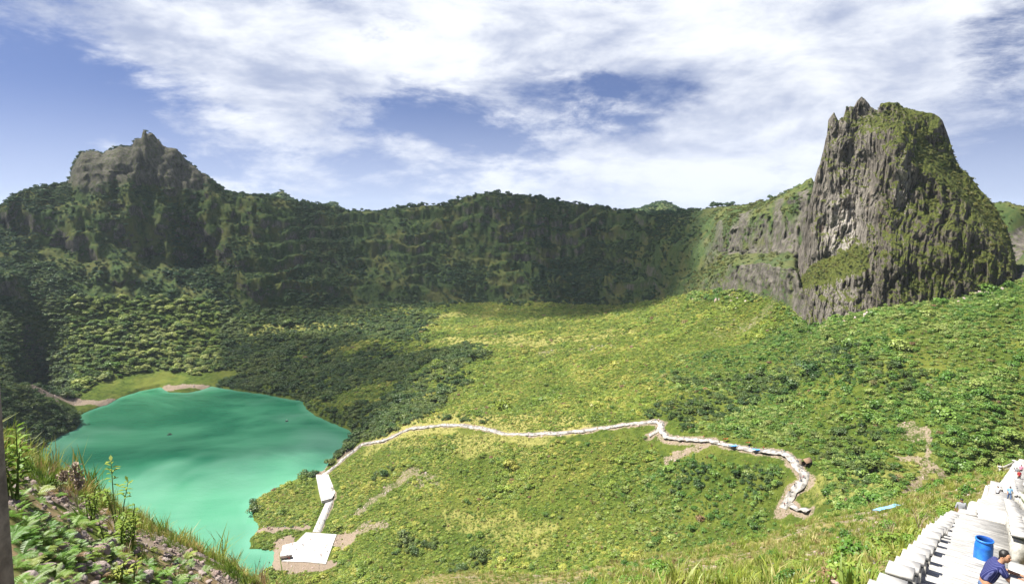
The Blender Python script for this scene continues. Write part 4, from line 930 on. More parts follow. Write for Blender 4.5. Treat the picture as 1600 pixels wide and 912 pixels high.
v, f = lathe([(.20, .825), (.178, .80), (.172, .74), (.195, .6), (.195, .1), (0, .08)]); mesh_obj('inner_wall', v, f, simple('dark blue inside', (.008, .06, .26), .6), root)

# ------------------------------------------------------------------ people
def cloth(name, col, v=.15): return simple(name, col, .85, v, 25, .15)
SKIN = simple('skin', (.36, .19, .11), .55, .08, 20, .4); HAIR = simple('black hair', (.012, .010, .009), .5, .3, 60, .4)
SHIRTS = {'white': (.70, .70, .72), 'red': (.42, .04, .05), 'black': (.02, .02, .025), 'blue': (.05, .12, .35), 'grey': (.25, .26, .28), 'yellow': (.60, .42, .06), 'pink': (.60, .22, .30), 'light blue': (.25, .45, .70)}
SM = {k: cloth(k + ' shirt', c) for k, c in SHIRTS.items()}; TR = {'dark': cloth('dark trousers', (.02, .02, .028)), 'jeans': cloth('blue jeans', (.08, .13, .24)), 'tan': cloth('tan trousers', (.25, .19, .12))}
STAND = dict(pelvis=(0, 0, .92), waist=(0, 0, 1.06), chest=(0, 0, 1.27), neck=(0, 0, 1.45), head=(.01, 0, 1.58), top=(0, 0, 1.68),
    sl=(0, .17, 1.40), el=(-.02, .23, 1.13), wl=(.06, .22, .90), hl=(.08, .21, .80), sr=(0, -.17, 1.40), er=(-.02, -.23, 1.13), wr=(.06, -.22, .90), hr=(.08, -.21, .80),
    pl=(0, .09, .88), kl=(.02, .10, .49), al=(-.02, .10, .09), tl=(.14, .12, .04), pr=(0, -.09, .88), kr=(.02, -.10, .49), ar=(-.02, -.10, .09), tr=(.14, -.12, .04))
RAD = dict(pelvis=.135, waist=.125, chest=.145, neck=.058, head=.095, top=.07, sl=.07, el=.046, wl=.034, hl=.036, sr=.07, er=.046, wr=.034, hr=.036, pl=.095, kl=.062, al=.042, tl=.034, pr=.095, kr=.062, ar=.042, tr=.034)
BONES = [('pelvis', 'waist'), ('waist', 'chest'), ('chest', 'neck'), ('neck', 'head'), ('head', 'top'), ('chest', 'sl'), ('sl', 'el'), ('el', 'wl'), ('wl', 'hl'), ('chest', 'sr'), ('sr', 'er'), ('er', 'wr'), ('wr', 'hr'),
         ('pelvis', 'pl'), ('pl', 'kl'), ('kl', 'al'), ('al', 'tl'), ('pelvis', 'pr'), ('pr', 'kr'), ('kr', 'ar'), ('ar', 'tr')]
def skin_mesh(name, pose, bones, rad, root_v, level=2, scale=1.0):
    used = sorted({a for b in bones for a in b}); ix = {k: i for i, k in enumerate(used)}
    me = bpy.data.meshes.new(name); me.from_pydata([tuple(c * scale for c in pose[k]) for k in used], [(ix[a], ix[b]) for a, b in bones], [])
    o = bpy.data.objects.new(name, me); C.objects.link(o)
    sk = o.modifiers.new('skin', 'SKIN'); sk.use_smooth_shade = True; o.modifiers.new('sub', 'SUBSURF').levels = level
    for k in used:
        s_ = me.skin_vertices[0].data[ix[k]]; r = rad[k] if not isinstance(rad[k], tuple) else rad[k]
        s_.radius = (r * scale, r * scale) if not isinstance(r, tuple) else (r[0] * scale, r[1] * scale); s_.use_root = (k == root_v)
    dg = bpy.context.evaluated_depsgraph_get(); ev = bpy.data.meshes.new_from_object(o.evaluated_get(dg)); ev.name = name
    bpy.data.objects.remove(o); bpy.data.meshes.remove(me); return ev
def paint(me, pose, bones, region, mats, scale=1.0):
    me.materials.clear()
    for m_ in mats: me.materials.append(m_)
    A = np.array([pose[a] for a, b in bones]) * scale; B = np.array([pose[b] for a, b in bones]) * scale; reg = np.array([region[b] for b in range(len(bones))])
    for p in me.polygons:
        c = np.array(p.center); e = B - A; t = np.clip(((c - A) * e).sum(1) / (e * e).sum(1), 0, 1); d = np.linalg.norm(c - A - e * t[:, None], axis=1); p.material_index = int(reg[d.argmin()])
REG = [0, 0, 0, 2, 3, 0, 0, 2, 2, 0, 0, 2, 2, 1, 1, 1, 4, 1, 1, 1, 4]
REG[2] = 0
def posed(**kw): d = dict(STAND); d.update(kw); return d
WALK = posed(kl=(.14, .09, .50), al=(.16, .09, .09), tl=(.31, .1, .04), kr=(-.02, -.09, .50), ar=(-.22, -.09, .14), tr=(-.10, -.1, .04), wl=(-.08, .23, .92), hl=(-.10, .22, .82), wr=(.20, -.22, .95), hr=(.25, -.21, .87))
TURN = posed(wl=(.20, .12, 1.16), hl=(.26, .06, 1.20), el=(.06, .24, 1.12))
SIT = posed(pelvis=(0, 0, .30), waist=(-.02, 0, .44), chest=(.03, 0, .66), neck=(.06, 0, .83), head=(.09, 0, .95), top=(.08, 0, 1.05), sl=(.03, .17, .78), el=(.12, .22, .54), wl=(.30, .15, .46), hl=(.38, .12, .45), sr=(.03, -.17, .78), er=(.12, -.22, .54), wr=(.30, -.15, .46), hr=(.38, -.12, .45),
            pl=(.02, .09, .24), kl=(.38, .12, .44), al=(.34, .12, .07), tl=(.48, .13, .04), pr=(.02, -.09, .24), kr=(.38, -.12, .44), ar=(.34, -.12, .07), tr=(.48, -.13, .04))
SHOE = cloth('dark shoes', (.03, .028, .026))
BASE = {nm: skin_mesh('person', ps, BONES, RAD, 'pelvis', 1) for nm, ps in (('stand', STAND), ('walk', WALK), ('turn', TURN), ('sit', SIT))}
POSES = dict(stand=STAND, walk=WALK, turn=TURN, sit=SIT); PM = {}
def person(loc, rz, pose, shirt, trs, label, group=None, s_=1.0):
    key = (pose, shirt, trs)
    if key not in PM:
        me = BASE[pose].copy(); paint(me, POSES[pose], BONES, REG, [SM[shirt], TR[trs], SKIN, HAIR, SHOE]); PM[key] = me
    o = bpy.data.objects.new('person', PM[key]); C.objects.link(o); o.location = loc; o.rotation_euler = (0, 0, rz); o.scale = (s_,) * 3
    return tag(o, label, 'person', group)
def on(x, y, dz=.1):
    p = H(x, y); return Vector((p.x, p.y, height(p.x, p.y) + dz))
person(on(1557, 783), 1.4, 'turn', 'white', 'dark', 'person in a pale shirt and black trousers seen from behind on the steps')
person(on(1576, 785), -2.0, 'walk', 'light blue', 'jeans', 'person in a light blue top climbing the steps')
person(on(1498, 828), 1.2, 'stand', 'grey', 'dark', 'person in a grey top just beyond the end of the nearest railing')
for (x, y, rz, ps, sh, tr_, lb) in ((1583, 749, 1.0, 'walk', 'white', 'dark', 'leftmost walker of the small group high on the steps'), (1587, 748, 1.3, 'stand', 'grey', 'jeans', 'grey topped walker in the small group high on the steps'),
        (1591, 755, -1.8, 'walk', 'red', 'dark', 'red topped walker nearest in the small group high on the steps'), (1594, 744, 1.0, 'stand', 'pink', 'dark', 'pink topped walker at the back of the small group')):
    person(on(x, y), rz, ps, sh, tr_, lb, 'walkers on the upper steps')
r = random.Random(5); keys = list(SHIRTS)
def crowd(where, P, n, group):
    for i in range(n):
        sh = keys[(i * 3 + r.randrange(2)) % len(keys)]; t = (i + r.random()) / n * (len(P) - 1); k = min(int(t), len(P) - 2); q = P[k].lerp(P[k + 1], t - k)
        x, y = q.x + r.uniform(-1.6, 1.6), q.y + r.uniform(-1.6, 1.6)
        person((x, y, max(height(x, y), PLZ - .1) + .24), r.uniform(0, 6.28), r.choice(['stand', 'walk', 'turn']), sh, r.choice(list(TR)), f'tiny distant person in a {sh} top {where}', group + ' in ' + sh)
crowd('on the long pale footpath', P_main[4:], 84, 'walkers on the footpath')
crowd('on the narrow lake steps', P_stair, 9, 'walkers on the lake steps')
crowd('on the pinkish shore trail', pts([(408, 829), (425, 828), (445, 826), (470, 824)]), 8, 'walkers on the shore trail')
for i, (x, y) in enumerate([(485, 843), (474, 853), (473, 852), (510, 850), (511, 854), (509, 857), (512, 863), (501, 868), (502, 869), (457, 852), (452, 853), (467, 847), (453, 861), (463, 860), (449, 870), (452, 874), (450, 873), (447, 867), (440, 860), (520, 849), (444, 874), (492, 862)]):
    p = at_z(x, y, PLZ); sh = keys[(i * 5 + 1) % len(keys)] if i not in (11, 15, 16) else 'red'
    person((p.x, p.y, PLZ), r.uniform(0, 6.28), r.choice(['stand', 'turn', 'walk', 'sit']), sh, r.choice(list(TR)), f'tiny distant person in a {sh} top on the white lake terrace', 'visitors on the lake terrace in ' + sh)
for x, y in ((406, 877), (421, 879), (426, 884)):
    p = at_z(x, y, LAKE); person((p.x, p.y, LAKE - .75), r.uniform(0, 6.28), 'stand', 'black', 'dark', 'tiny bather standing in the shallow water by the terrace', 'bathers by the terrace')
p = on(1459, 738); person(p, 1, 'walk', 'black', 'dark', 'lone dark clad walker on the dirt track right of the footpath')

# the man leaning on the railing
mp = pix_dir(1571, 866); mh = math.hypot(mp[0], mp[1]); MS = .99
def head_at(r): return Vector((mp[0] / mh * r, mp[1] / mh * r, mp[2] / mh * r))
HR = min((abs(head_at(q).z - height(head_at(q).x, head_at(q).y) - 1.53 * MS - .1), q) for q in np.arange(7, 17, .05))[1]; HP = head_at(HR)
MRZ = math.atan2(-.30, .95)
MAN = posed(pelvis=(-.06, 0, .90), waist=(-.01, 0, 1.03), chest=(.10, 0, 1.23), neck=(.20, 0, 1.40), head=(.255, 0, 1.51), top=(.25, 0, 1.61),
    sl=(.13, .18, 1.34), el=(.30, .24, 1.13), wl=(.52, .12, 1.12), hl=(.58, .10, 1.12), sr=(.13, -.18, 1.34), er=(.28, -.24, 1.10), wr=(.50, -.12, 1.11), hr=(.56, -.09, 1.11),
    pl=(-.06, .09, .86), pr=(-.06, -.09, .86), kl=(.0, .10, .48), al=(-.06, .10, .09), tl=(.10, .12, .04), kr=(.04, -.10, .48), ar=(.06, -.10, .09), tr=(.22, -.12, .04))
a_ = Vector((.255, 0, 1.53)); a_.rotate(Matrix.Rotation(MRZ, 3, 'Z')); ml = HP - a_ * MS; ml.z = height(ml.x, ml.y) + .08; print('man', ml, HP.z - ml.z)
RM_ = dict(RAD); RM_.update(chest=.12, waist=.10, pelvis=.11, sl=.058, sr=.058, neck=.052, head=(.088, .088), top=.072, hl=.03, hr=.03)
me = skin_mesh('person', MAN, BONES, RM_, 'pelvis', 2); paint(me, MAN, BONES, [2] * 19 + [2, 2], [SKIN, SKIN, SKIN])
man = bpy.data.objects.new('person', me); C.objects.link(man); man.location = ml; man.rotation_euler = (0, 0, MRZ); man.scale = (MS,) * 3
tag(man, 'man in a dark blue striped short sleeved shirt leaning on the railing', 'person')
m, n, out = new_mat('striped navy shirt'); tp = n.add('ShaderNodeTexCoord').outputs['Object']
sy = n.add('ShaderNodeSeparateXYZ', ins={0: tp}); wv_ = n.math('SINE', n.math('MULTIPLY', n.math('ADD', sy.outputs[1], n.math('MULTIPLY', sy.outputs[0], .8)),150))
bsdf(n, out, n.mix(n.ramp(wv_, .55, .95), (.014, .018, .085), (.09, .10, .24)), .85, n.noise(tp, 14, 4), .5, .02); M['navy'] = m
def sub(bones, rads, name, mat, root_v):
    rr_ = dict(RM_); rr_.update(rads); e = skin_mesh(name, MAN, bones, rr_, root_v, 2); e.materials.clear(); e.materials.append(mat); o = bpy.data.objects.new(name, e); C.objects.link(o); o.parent = man; return o
MAN['slv'] = tuple(np.array(MAN['sl']) * .25 + np.array(MAN['el']) * .75); MAN['srv'] = tuple(np.array(MAN['sr']) * .25 + np.array(MAN['er']) * .75); MAN['nk'] = (.188, 0, 1.385)
sub([('pelvis', 'waist'), ('waist', 'chest'), ('chest', 'nk'), ('chest', 'sl'), ('sl', 'slv'), ('chest', 'sr'), ('sr', 'srv')], dict(pelvis=.158, waist=.150, chest=.168, nk=.088, sl=.088, slv=.075, sr=.088, srv=.075), 'shirt', M['navy'], 'pelvis')
MAN['hp'] = (-.07, 0, .84)
sub([('hp', 'pelvis'), ('hp', 'pl'), ('pl', 'kl'), ('kl', 'al'), ('hp', 'pr'), ('pr', 'kr'), ('kr', 'ar')], dict(hp=.14, pelvis=.14, pl=.105, pr=.105, kl=.078, kr=.078, al=.066, ar=.066), 'trousers', TR['jeans'], 'hp')
def ell(name, c, s_, mat, parent, rot=0, seg=16, cut=None):
    bm = bmesh.new(); bmesh.ops.create_uvsphere(bm, u_segments=seg, v_segments=seg // 2 + 2, radius=1)
    for v_ in bm.verts: v_.co = Vector((v_.co.x * s_[0], v_.co.y * s_[1], v_.co.z * s_[2]))
    if cut: bmesh.ops.delete(bm, geom=[f_ for f_ in bm.faces if cut(f_.calc_center_median())], context='FACES')
    for f_ in bm.faces: f_.smooth = True
    if name == 'hair':
        for v_ in bm.verts: v_.co *= 1 + .12 * (random.random() - .4)
    bm.transform(Matrix.Translation(c) @ Matrix.Rotation(rot, 4, 'Z')); me = bpy.data.meshes.new(name); bm.to_mesh(me); bm.free(); me.materials.append(mat)
    o = bpy.data.objects.new(name, me); C.objects.link(o); o.parent = parent; return o
FR = -.95                                             # the face turns a little towards the camera
hc = Vector((.262, 0, 1.53)); fd = Vector((math.cos(FR), math.sin(FR), 0)); fs = Vector((-fd.y, fd.x, 0))
ell('face', hc + fd * .012 + Vector((0, 0, -.015)), (.088, .074, .112), SKIN, man, FR)
ell('hair', hc + Vector((0, 0, .034)) - fd * .030, (.094, .096, .105), HAIR, man, FR, 20)
ell('hair', hc - fd * .055 + Vector((0, 0, -.075)), (.062, .082, .085), HAIR, man, FR, 14)
ell('nose', hc + fd * .098 + Vector((0, 0, -.018)), (.018, .014, .026), SKIN, man, FR, 8)
for s1 in (-1, 1):
    ell('eye', hc + fd * .084 + fs * s1 * .031 + Vector((0, 0, .006)), (.008, .013, .006), HAIR, man, FR, 8); ell('eyebrow', hc + fd * .086 + fs * s1 * .032 + Vector((0, 0, .024)), (.008, .02, .005), HAIR, man, FR, 8)
    ell('ear', hc + fs * s1 * .080 - fd * .005 + Vector((0, 0, -.01)), (.02, .012, .03), SKIN, man, FR, 8)
ell('mouth', hc + fd * .086 + Vector((0, 0, -.062)), (.008, .022, .006), simple('lips', (.22, .07, .06), .5), man, FR, 8)
for s1, wk, hk in ((1, 'wl', 'hl'), (-1, 'wr', 'hr')):
    w0, h0 = Vector(MAN[wk]), Vector(MAN[hk]); dd = (h0 - w0).normalized(); sd_ = Vector((-dd.y, dd.x, 0)).normalized(); hp = {'w': tuple(w0), 'p': tuple(h0)}; hb = [('w', 'p')]; hrad = {'w': .026, 'p': .03}
    for q, (o_, L_) in enumerate(((-.032, .062), (-.011, .074), (.011, .07), (.031, .055))):
        a_ = h0 + dd * .03 + sd_ * o_; b_ = a_ + dd * L_ * .55 - Vector((0, 0, .008)); c_ = b_ + dd * L_ * .3 - Vector((0, 0, .03))
        hp.update({f'a{q}': tuple(a_), f'b{q}': tuple(b_), f'c{q}': tuple(c_)}); hb += [('p', f'a{q}'), (f'a{q}', f'b{q}'), (f'b{q}', f'c{q}')]; hrad.update({f'a{q}': .0105, f'b{q}': .0095, f'c{q}': .008})
    a_ = w0 + dd * .03 - sd_ * s1 * .04; b_ = a_ + dd * .035 - sd_ * s1 * .022; hp.update(t0=tuple(a_), t1=tuple(b_)); hb += [('w', 't0'), ('t0', 't1')]; hrad.update(t0=.013, t1=.0095)
    e = skin_mesh('hand', hp, hb, hrad, 'w', 1); e.materials.clear(); e.materials.append(SKIN); o = bpy.data.objects.new('hand', e); C.objects.link(o); o.parent = man
# the railing under his forearms
fwd = Vector((math.cos(MRZ), math.sin(MRZ), 0)); rp = ml + fwd * .62 * MS; d1 = Vector((D1.x, D1.y, 0))
def low_rail(c, label):
    root = empty('railing', (c.x, c.y, 0), 0, label, 'railing', 'concrete railings along the steps')
    for i in range(-2, 3):
        q = d1 * (i * .92); z = (ml.z + 1.075 * MS) - i * .31
        V, Fc = [], []; box(V, Fc, (q.x, q.y, z - .17 - .95), .26, .30, 1.9, d1); p_ = mesh_obj('pier', V, Fc, M['oldcon'], root, False)
        V, Fc = [], []; box(V, Fc, (q.x, q.y, z - .13), .32, .36, .07, d1); mesh_obj('joint', V, Fc, M['groove'], p_, False)
        V, Fc = [], []; box(V, Fc, (q.x, q.y, z - .045), .46, .46, .09, d1, .96); mesh_obj('cap', V, Fc, M['cap'], p_, False)
low_rail(rp, 'concrete railing piers under the leaning man')

# ------------------------------------------------------------------ hut, tarpaulins, boats
M['thatch'] = simple('brown thatch', (.22, .15, .10), .95, .4, 6, .1, .8, .05); M['plank'] = simple('dark timber', (.07, .05, .04), .9, .4, 8)
hp_ = on(1259, 727, .1); root = empty('hut', hp_, .5, 'small open hut with a brown pitched roof beside the footpath', 'hut')
for x in (-1.7, 1.7):
    for y in (-1.2, 1.2):
        V, Fc = [], []; box(V, Fc, (x, y, 1.0), .16, .16, 2.6); mesh_obj('post', V, Fc, M['plank'], root, False)
V = [(-2.4, -1.9, 2.0), (2.4, -1.9, 2.0), (2.2, 0, 3.3), (-2.2, 0, 3.3), (-2.4, 1.9, 2.0), (2.4, 1.9, 2.0)]; V2 = [(x, y, z - .16) for x, y, z in V]
mesh_obj('roof', V + V2, [(0, 1, 2, 3), (3, 2, 5, 4), (9, 8, 7, 6), (10, 11, 8, 9), (0, 6, 7, 1), (4, 5, 11, 10), (1, 7, 8, 2), (2, 8, 11, 5), (0, 3, 9, 6), (3, 4, 10, 9)], M['thatch'], root, False)
V, Fc = [], []; box(V, Fc, (0, .9, .9), 3.4, .08, 1.6); mesh_obj('back_wall', V, Fc, M['plank'], root, False)
V, Fc = [], []; box(V, Fc, (0, -.6, .45), 3.0, .5, .08); mesh_obj('bench', V, Fc, M['plank'], root, False)
def tarp(px, w_, d_, col, rz, label):
    p = on(*px, 0); root = empty('tarpaulin', p, rz, label, 'tarpaulin', 'tarpaulin shelters along the path'); nx_ = 9; V, Fc = [], []
    for zo in (0, -.05):
        for i in range(nx_):
            for j in range(nx_):
                u, q = i / (nx_ - 1), j / (nx_ - 1); V.append((w_ * (u - .5), d_ * (q - .5), (2.0 if w_ < 5 else .9) - .5 * q - .9 * (u - u * u) * (q - q * q) * 4 * .45 + .06 * math.sin(9 * u + 5 * q) + zo))
    for k in (0, nx_ * nx_): Fc += [(k + i * nx_ + j, k + (i + 1) * nx_ + j, k + (i + 1) * nx_ + j + 1, k + i * nx_ + j + 1) for i in range(nx_ - 1) for j in range(nx_ - 1)]
    mesh_obj('sheet', V, Fc, simple(label[:12], col, .5, .2, 2, .4), root)
    for x in (-.5, .5):
        for y in (-.5, .5):
            V, Fc = [], []; box(V, Fc, (w_ * x, d_ * y, .8 if w_ < 5 else .2), .08, .08, 2.2 if w_ < 5 else 1.2); mesh_obj('pole', V, Fc, M['plank'], root, False)
tarp((1146, 701), 3.6, 2.6, (.12, .35, .75), .2, 'pale blue tarpaulin shelter on the left part of the path')
tarp((1181, 707), 3.4, 2.6, (.10, .34, .72), -.2, 'deeper blue tarpaulin shelter near the right bend of the path')
tarp((1134, 690), 2.6, 1.6, (.55, .06, .03), .1, 'small red awning above the footpath, left of another')
tarp((1169, 696), 2.2, 1.5, (.55, .05, .03), .1, 'small red awning above the footpath, right of another')
tarp((1386, 797), 6.0, 1.5, (.20, .42, .60), .38, 'long light blue tarpaulin behind the near grassy brow')
def boat(px, L_, label, col):
    p = at_z(*px, LAKE); root = empty('boat', (p.x, p.y, LAKE), .6, label, 'boat'); V, Fc = [], []; n_ = 9
    for i in range(n_):
        t = i / (n_ - 1); wd = L_ * .17 * math.sin(math.pi * min(1, t * .85 + .12)) ** .6
        V += [((t - .5) * L_, -wd, .55 + .3 * abs(t - .5)), ((t - .5) * L_, -wd * .6, -.1), ((t - .5) * L_, wd * .6, -.1), ((t - .5) * L_, wd, .55 + .3 * abs(t - .5))]
        if i: k = 4 * i; Fc += [(k - 4 + j, k + j, k + 1 + j, k - 3 + j) for j in range(3)]
    mesh_obj('hull', V, Fc, M['cap'], root)
    V, Fc = [], []; box(V, Fc, (0, 0, 1.55), L_ * .5, L_ * .3, .1); mesh_obj('canopy', V, Fc, col, root, False)
    for x in (-.2, .2):
        for y in (-.12, .12): V, Fc = [], []; box(V, Fc, (x * L_, y * L_, .95), .08, .08, 1.2); mesh_obj('post', V, Fc, M['plank'], root, False)
    V, Fc = [], []; box(V, Fc, (0, 0, .5), L_ * .3, L_ * .22, .5); mesh_obj('seat', V, Fc, M['plank'], root, False)
boat((265, 679), 3.6, 'tiny boat with a white hull out in the middle of the lake', M['plank'])
boat((448, 658), 2.6, 'even smaller white boat near the far right shore of the lake', M['cap'])
V, Fc = [], []; p = at_z(447, 872, PLZ); box(V, Fc, (p.x, p.y, PLZ + 1.1), 6.2, 2.4, .12, (.95, .25)); root = empty('stall', (0, 0, 0), 0, 'dark roofed stall at the water side of the white terrace', 'stall'); mesh_obj('roof', V, Fc, M['plank'], root, False)
for x in (-2.9, 2.9):
    V, Fc = [], []; box(V, Fc, (p.x + x * .95, p.y + x * .25, PLZ + .5), .15, 1.8, 1.05, (.95, .25)); mesh_obj('leg', V, Fc, M['plank'], root, False)

# ------------------------------------------------------------------ the mound in front: post, stones, plants, grass
M['post'] = simple('grey weathered post', (.20, .17, .145), .9, .5, 7, .2, .7, .01)
pb = H(1, 935); d0 = pix_dir(-19, 655); hh_ = math.hypot(d0[0], d0[1]); rb = math.hypot(pb.x, pb.y) + .02; pt = Vector((d0[0] / hh_ * rb, d0[1] / hh_ * rb, d0[2] / hh_ * rb))
ax = (pt - pb).normalized(); sdv = ax.cross(Vector((0, 1, 0))).normalized() * .055; fw = ax.cross(sdv).normalized() * .055; lo_ = pb - ax * .5 - pb; hi_ = pt + ax * .4 - pb; V = []
for q, k in ((lo_, 1), ((lo_ + hi_) / 2 + sdv * .12, .97), (hi_, .9)): V += [q + (-sdv - fw) * k, q + (sdv - fw) * k, q + (sdv + fw) * k, q + (-sdv + fw) * k]
Fc = [(3, 2, 1, 0), (8, 9, 10, 11)] + [(4 * l + j, 4 * l + (j + 1) % 4, 4 * l + 4 + (j + 1) % 4, 4 * l + 4 + j) for l in (0, 1) for j in range(4)]
o = mesh_obj('wooden_post', V, Fc, M['post'], smooth=False); o.location = pb; tag(o, 'leaning grey weathered post at the left edge', 'post')
bv = o.modifiers.new('bevel', 'BEVEL'); bv.width = .01; bv.segments = 2
m, n, out = new_mat('pinkish stone'); tp = n.add('ShaderNodeTexCoord').outputs['Object']; rn = n.add('ShaderNodeObjectInfo').outputs['Random']
c = n.mix(rn, (.34, .24, .21), (.40, .35, .32)); c = n.mix(n.ramp(n.noise(tp, 3, 6, .7), .45, .7), c, (.22, .16, .13)); c = n.mix(n.ramp(n.noise(tp, 7, 4, .6), .55, .72), c, (.52, .46, .42))
bsdf(n, out, c, .92, n.noise(tp, 6, 6, .7), .7, .08); M['stone'] = m
def stone_mesh(seed):
    bm = bmesh.new(); bmesh.ops.create_icosphere(bm, subdivisions=3, radius=1); rs = np.random.default_rng(seed); ax_ = rs.uniform(.6, 1.2, 3); pl_ = rs.normal(size=(7, 3)); pl_ /= np.linalg.norm(pl_, axis=1, keepdims=True); dd = rs.uniform(.62, .9, 7)
    for v_ in bm.verts:
        p = np.array(v_.co)
        for a, b in zip(pl_, dd):
            e = p @ a - b
            if e > 0: p = p - a * e * .9
        k = 1 + .10 * vnoise(np.array([p[0] * 2.3 + seed]), np.array([p[1] * 2.3]), np.array([p[2] * 2.3]))[0] + .05 * vnoise(np.array([p[0] * 6 + seed]), np.array([p[1] * 6]), np.array([p[2] * 6]))[0]
        v_.co = Vector(p * ax_ * k)
    me = bpy.data.meshes.new('stone'); bm.to_mesh(me); bm.free(); me.materials.append(M['stone']); return me
STN = [stone_mesh(i) for i in range(8)]
def stone(p, s_, label, group, sink=.25):
    o = bpy.data.objects.new('stone', random.choice(STN)); C.objects.link(o); o.location = (p.x, p.y, height(p.x, p.y) + s_ * (.6 - sink) * .6); o.scale = (s_ * random.uniform(.8, 1.3), s_ * random.uniform(.8, 1.2), s_ * random.uniform(.55, .85)); o.rotation_euler = (random.uniform(-.4, .4), random.uniform(-.4, .4), random.uniform(0, 6.28)); tag(o, label, 'stone', group)
for x, y, s_, lb in ((50, 870, .13, 'pale stone low on the mound near the post'), (68, 890, .14, 'tall pale stone standing among ferns'), (46, 906, .15, 'whitish stone at the bottom left corner'), (140, 858, .09, 'round pink stone above the gravel patch'), (182, 882, .10, 'upright pinkish stone beside leafy weeds'),
        (226, 902, .17, 'long flat pale stone at the bottom edge'), (136, 827, .08, 'white stone just under the tall weed'), (215, 858, .09, 'brown pink stone on the scree'), (275, 882, .09, 'grey pink stone alone in the grass'), (310, 905, .14, 'broad pale stone on the lower scree'), (340, 906, .13, 'pale stone next to the broad one on the scree')):
    p = H(x, y)
    if p is not None: stone(p, s_ * .5, lb, None)
cnt = 0
while cnt < 170:
    x, y = random.uniform(25, 400), random.uniform(760, 935)
    if y < 700 + .52 * x + 22: continue
    p = H(x, y)
    if p is None or p.length > 16: continue
    w_ = math.exp(-(((x - 145) / 30) ** 2 + ((y - 875) / 34) ** 2)) + math.exp(-(((x - 225) / 50) ** 2 + ((y - 880) / 24) ** 2)) + .9 * math.exp(-(((x - 320) / 55) ** 2 + ((y - 890) / 26) ** 2)) + .12
    if random.random() > w_: continue
    stone(p, random.uniform(.018, .05) * (1 + (random.random() < .1)), 'small pinkish stone lying on the grassy mound', 'small stones on the mound'); cnt += 1
cnt = 0
while cnt < 60:
    x, y = random.uniform(1250, 1430), random.uniform(850, 915); p = H(x, y)
    if p is None or p.length < 14 or (x > 1370 and y > 870 - (x - 1370) * .4): continue
    stone(p, random.uniform(.06, .2), 'pale stone in the grass left of the nearest railing', 'stones beside the railing'); cnt += 1
# individual plants
def plant_thing(name, p, arr_leaf, arr_stem, mt, label, cat, s_=1, rz=0, group=None):
    root = empty(name, (p.x, p.y, height(p.x, p.y)), rz, label, cat, group); root.scale = (s_,) * 3
    mesh_obj('leaves', arr_leaf[0], arr_leaf[1], mt, root, False)
    if arr_stem is not None: mesh_obj('stem', arr_stem[0], arr_stem[1], M['twig'] if mt != ML['fresh'] else simple('green stem', (.10, .14, .03), .8), root)
    return root
def bunch(seed, k, h, nl, ll, spr, top=False):
    rs = np.random.default_rng(seed); Ls, Ss = [], []
    for i in range(k):
        (lv, lf), (sv, sf) = leafy_stem_arrays(seed * 31 + i, h * rs.uniform(.65, 1.1), nl, ll, top); t = rs.uniform(0, 6.28); ln = rs.uniform(0, .22); off = np.array([math.cos(t), math.sin(t), 0]) * spr * rs.random()
        for vv, ff, dst in ((lv, lf, Ls), (sv, sf, Ss)):
            q = vv + off; q = q + np.stack((vv[:, 2] * ln * math.cos(t), vv[:, 2] * ln * math.sin(t), vv[:, 2] * 0), -1); dst.append((q, ff))
    return join(*Ls), join(*Ss)
l_, s_ = bunch(3, 6, .72, 22, .13, .14); plant_thing('leafy_weed', H(14, 775), l_, s_, ML['fresh'], 'tall leafy green weed behind the grey post', 'weed')
l_, s_ = bunch(8, 3, .85, 16, .12, .08, True); plant_thing('leafy_weed', H(184, 830), l_, s_, ML['fresh'], 'thin stemmed weed with leaf whorls standing against the lake', 'weed')
l_, s_ = bunch(12, 12, .42, 16, .09, .26); plant_thing('leafy_shrub', H(186, 850), l_, s_, ML['fresh'], 'bushy green shrub at the foot of the thin stemmed weed', 'shrub')
l_, s_ = bunch(15, 5, .38, 14, .08, .1); plant_thing('leafy_shrub', H(137, 812), l_, s_, ML['fresh'], 'narrow leafy shrub on the crest left of the thin stemmed weed', 'shrub')
l_, s_ = bunch(18, 6, .2, 9, .09, .14); plant_thing('leafy_weed', H(190, 908), l_, s_, ML['fresh'], 'broad leaved weed at the bottom edge', 'weed')
def stalk(px, h, seed, label):
    st = tube_arrays([(0, 0, 0), (.02, .01, h * .6), (.05, 0, h)], [.006, .005, .003], 4); rs = np.random.default_rng(seed); n_ = 110
    t = rs.uniform(.62, 1, n_); c = np.stack((.05 * t + rs.normal(size=n_) * .03, rs.normal(size=n_) * .03, t * h), -1); nr = rs.normal(size=(n_, 3)); nr /= np.linalg.norm(nr, axis=1, keepdims=True)
    plant_thing('seed_stalk', H(*px), leaf_quads(c, nr, .045, .7, rs), st, M['twig'], label, 'plant')
stalk((119, 790), .62, 1, 'tall dry seed stalk on the crest of the mound'); stalk((98, 776), .38, 2, 'short dry seed stalk on the crest of the mound'); stalk((121, 792), .42, 4, 'dry seed stalk leaning beside the tallest one')
FERN = [(lambda a: (lambda me: me)(mesh_obj('fern_form', a[0], a[1], ML['fern'], smooth=False)))(fern_arrays(i, 9 + i % 3)) for i in range(5)]
for o in FERN: C.objects.unlink(o)
cnt = 0
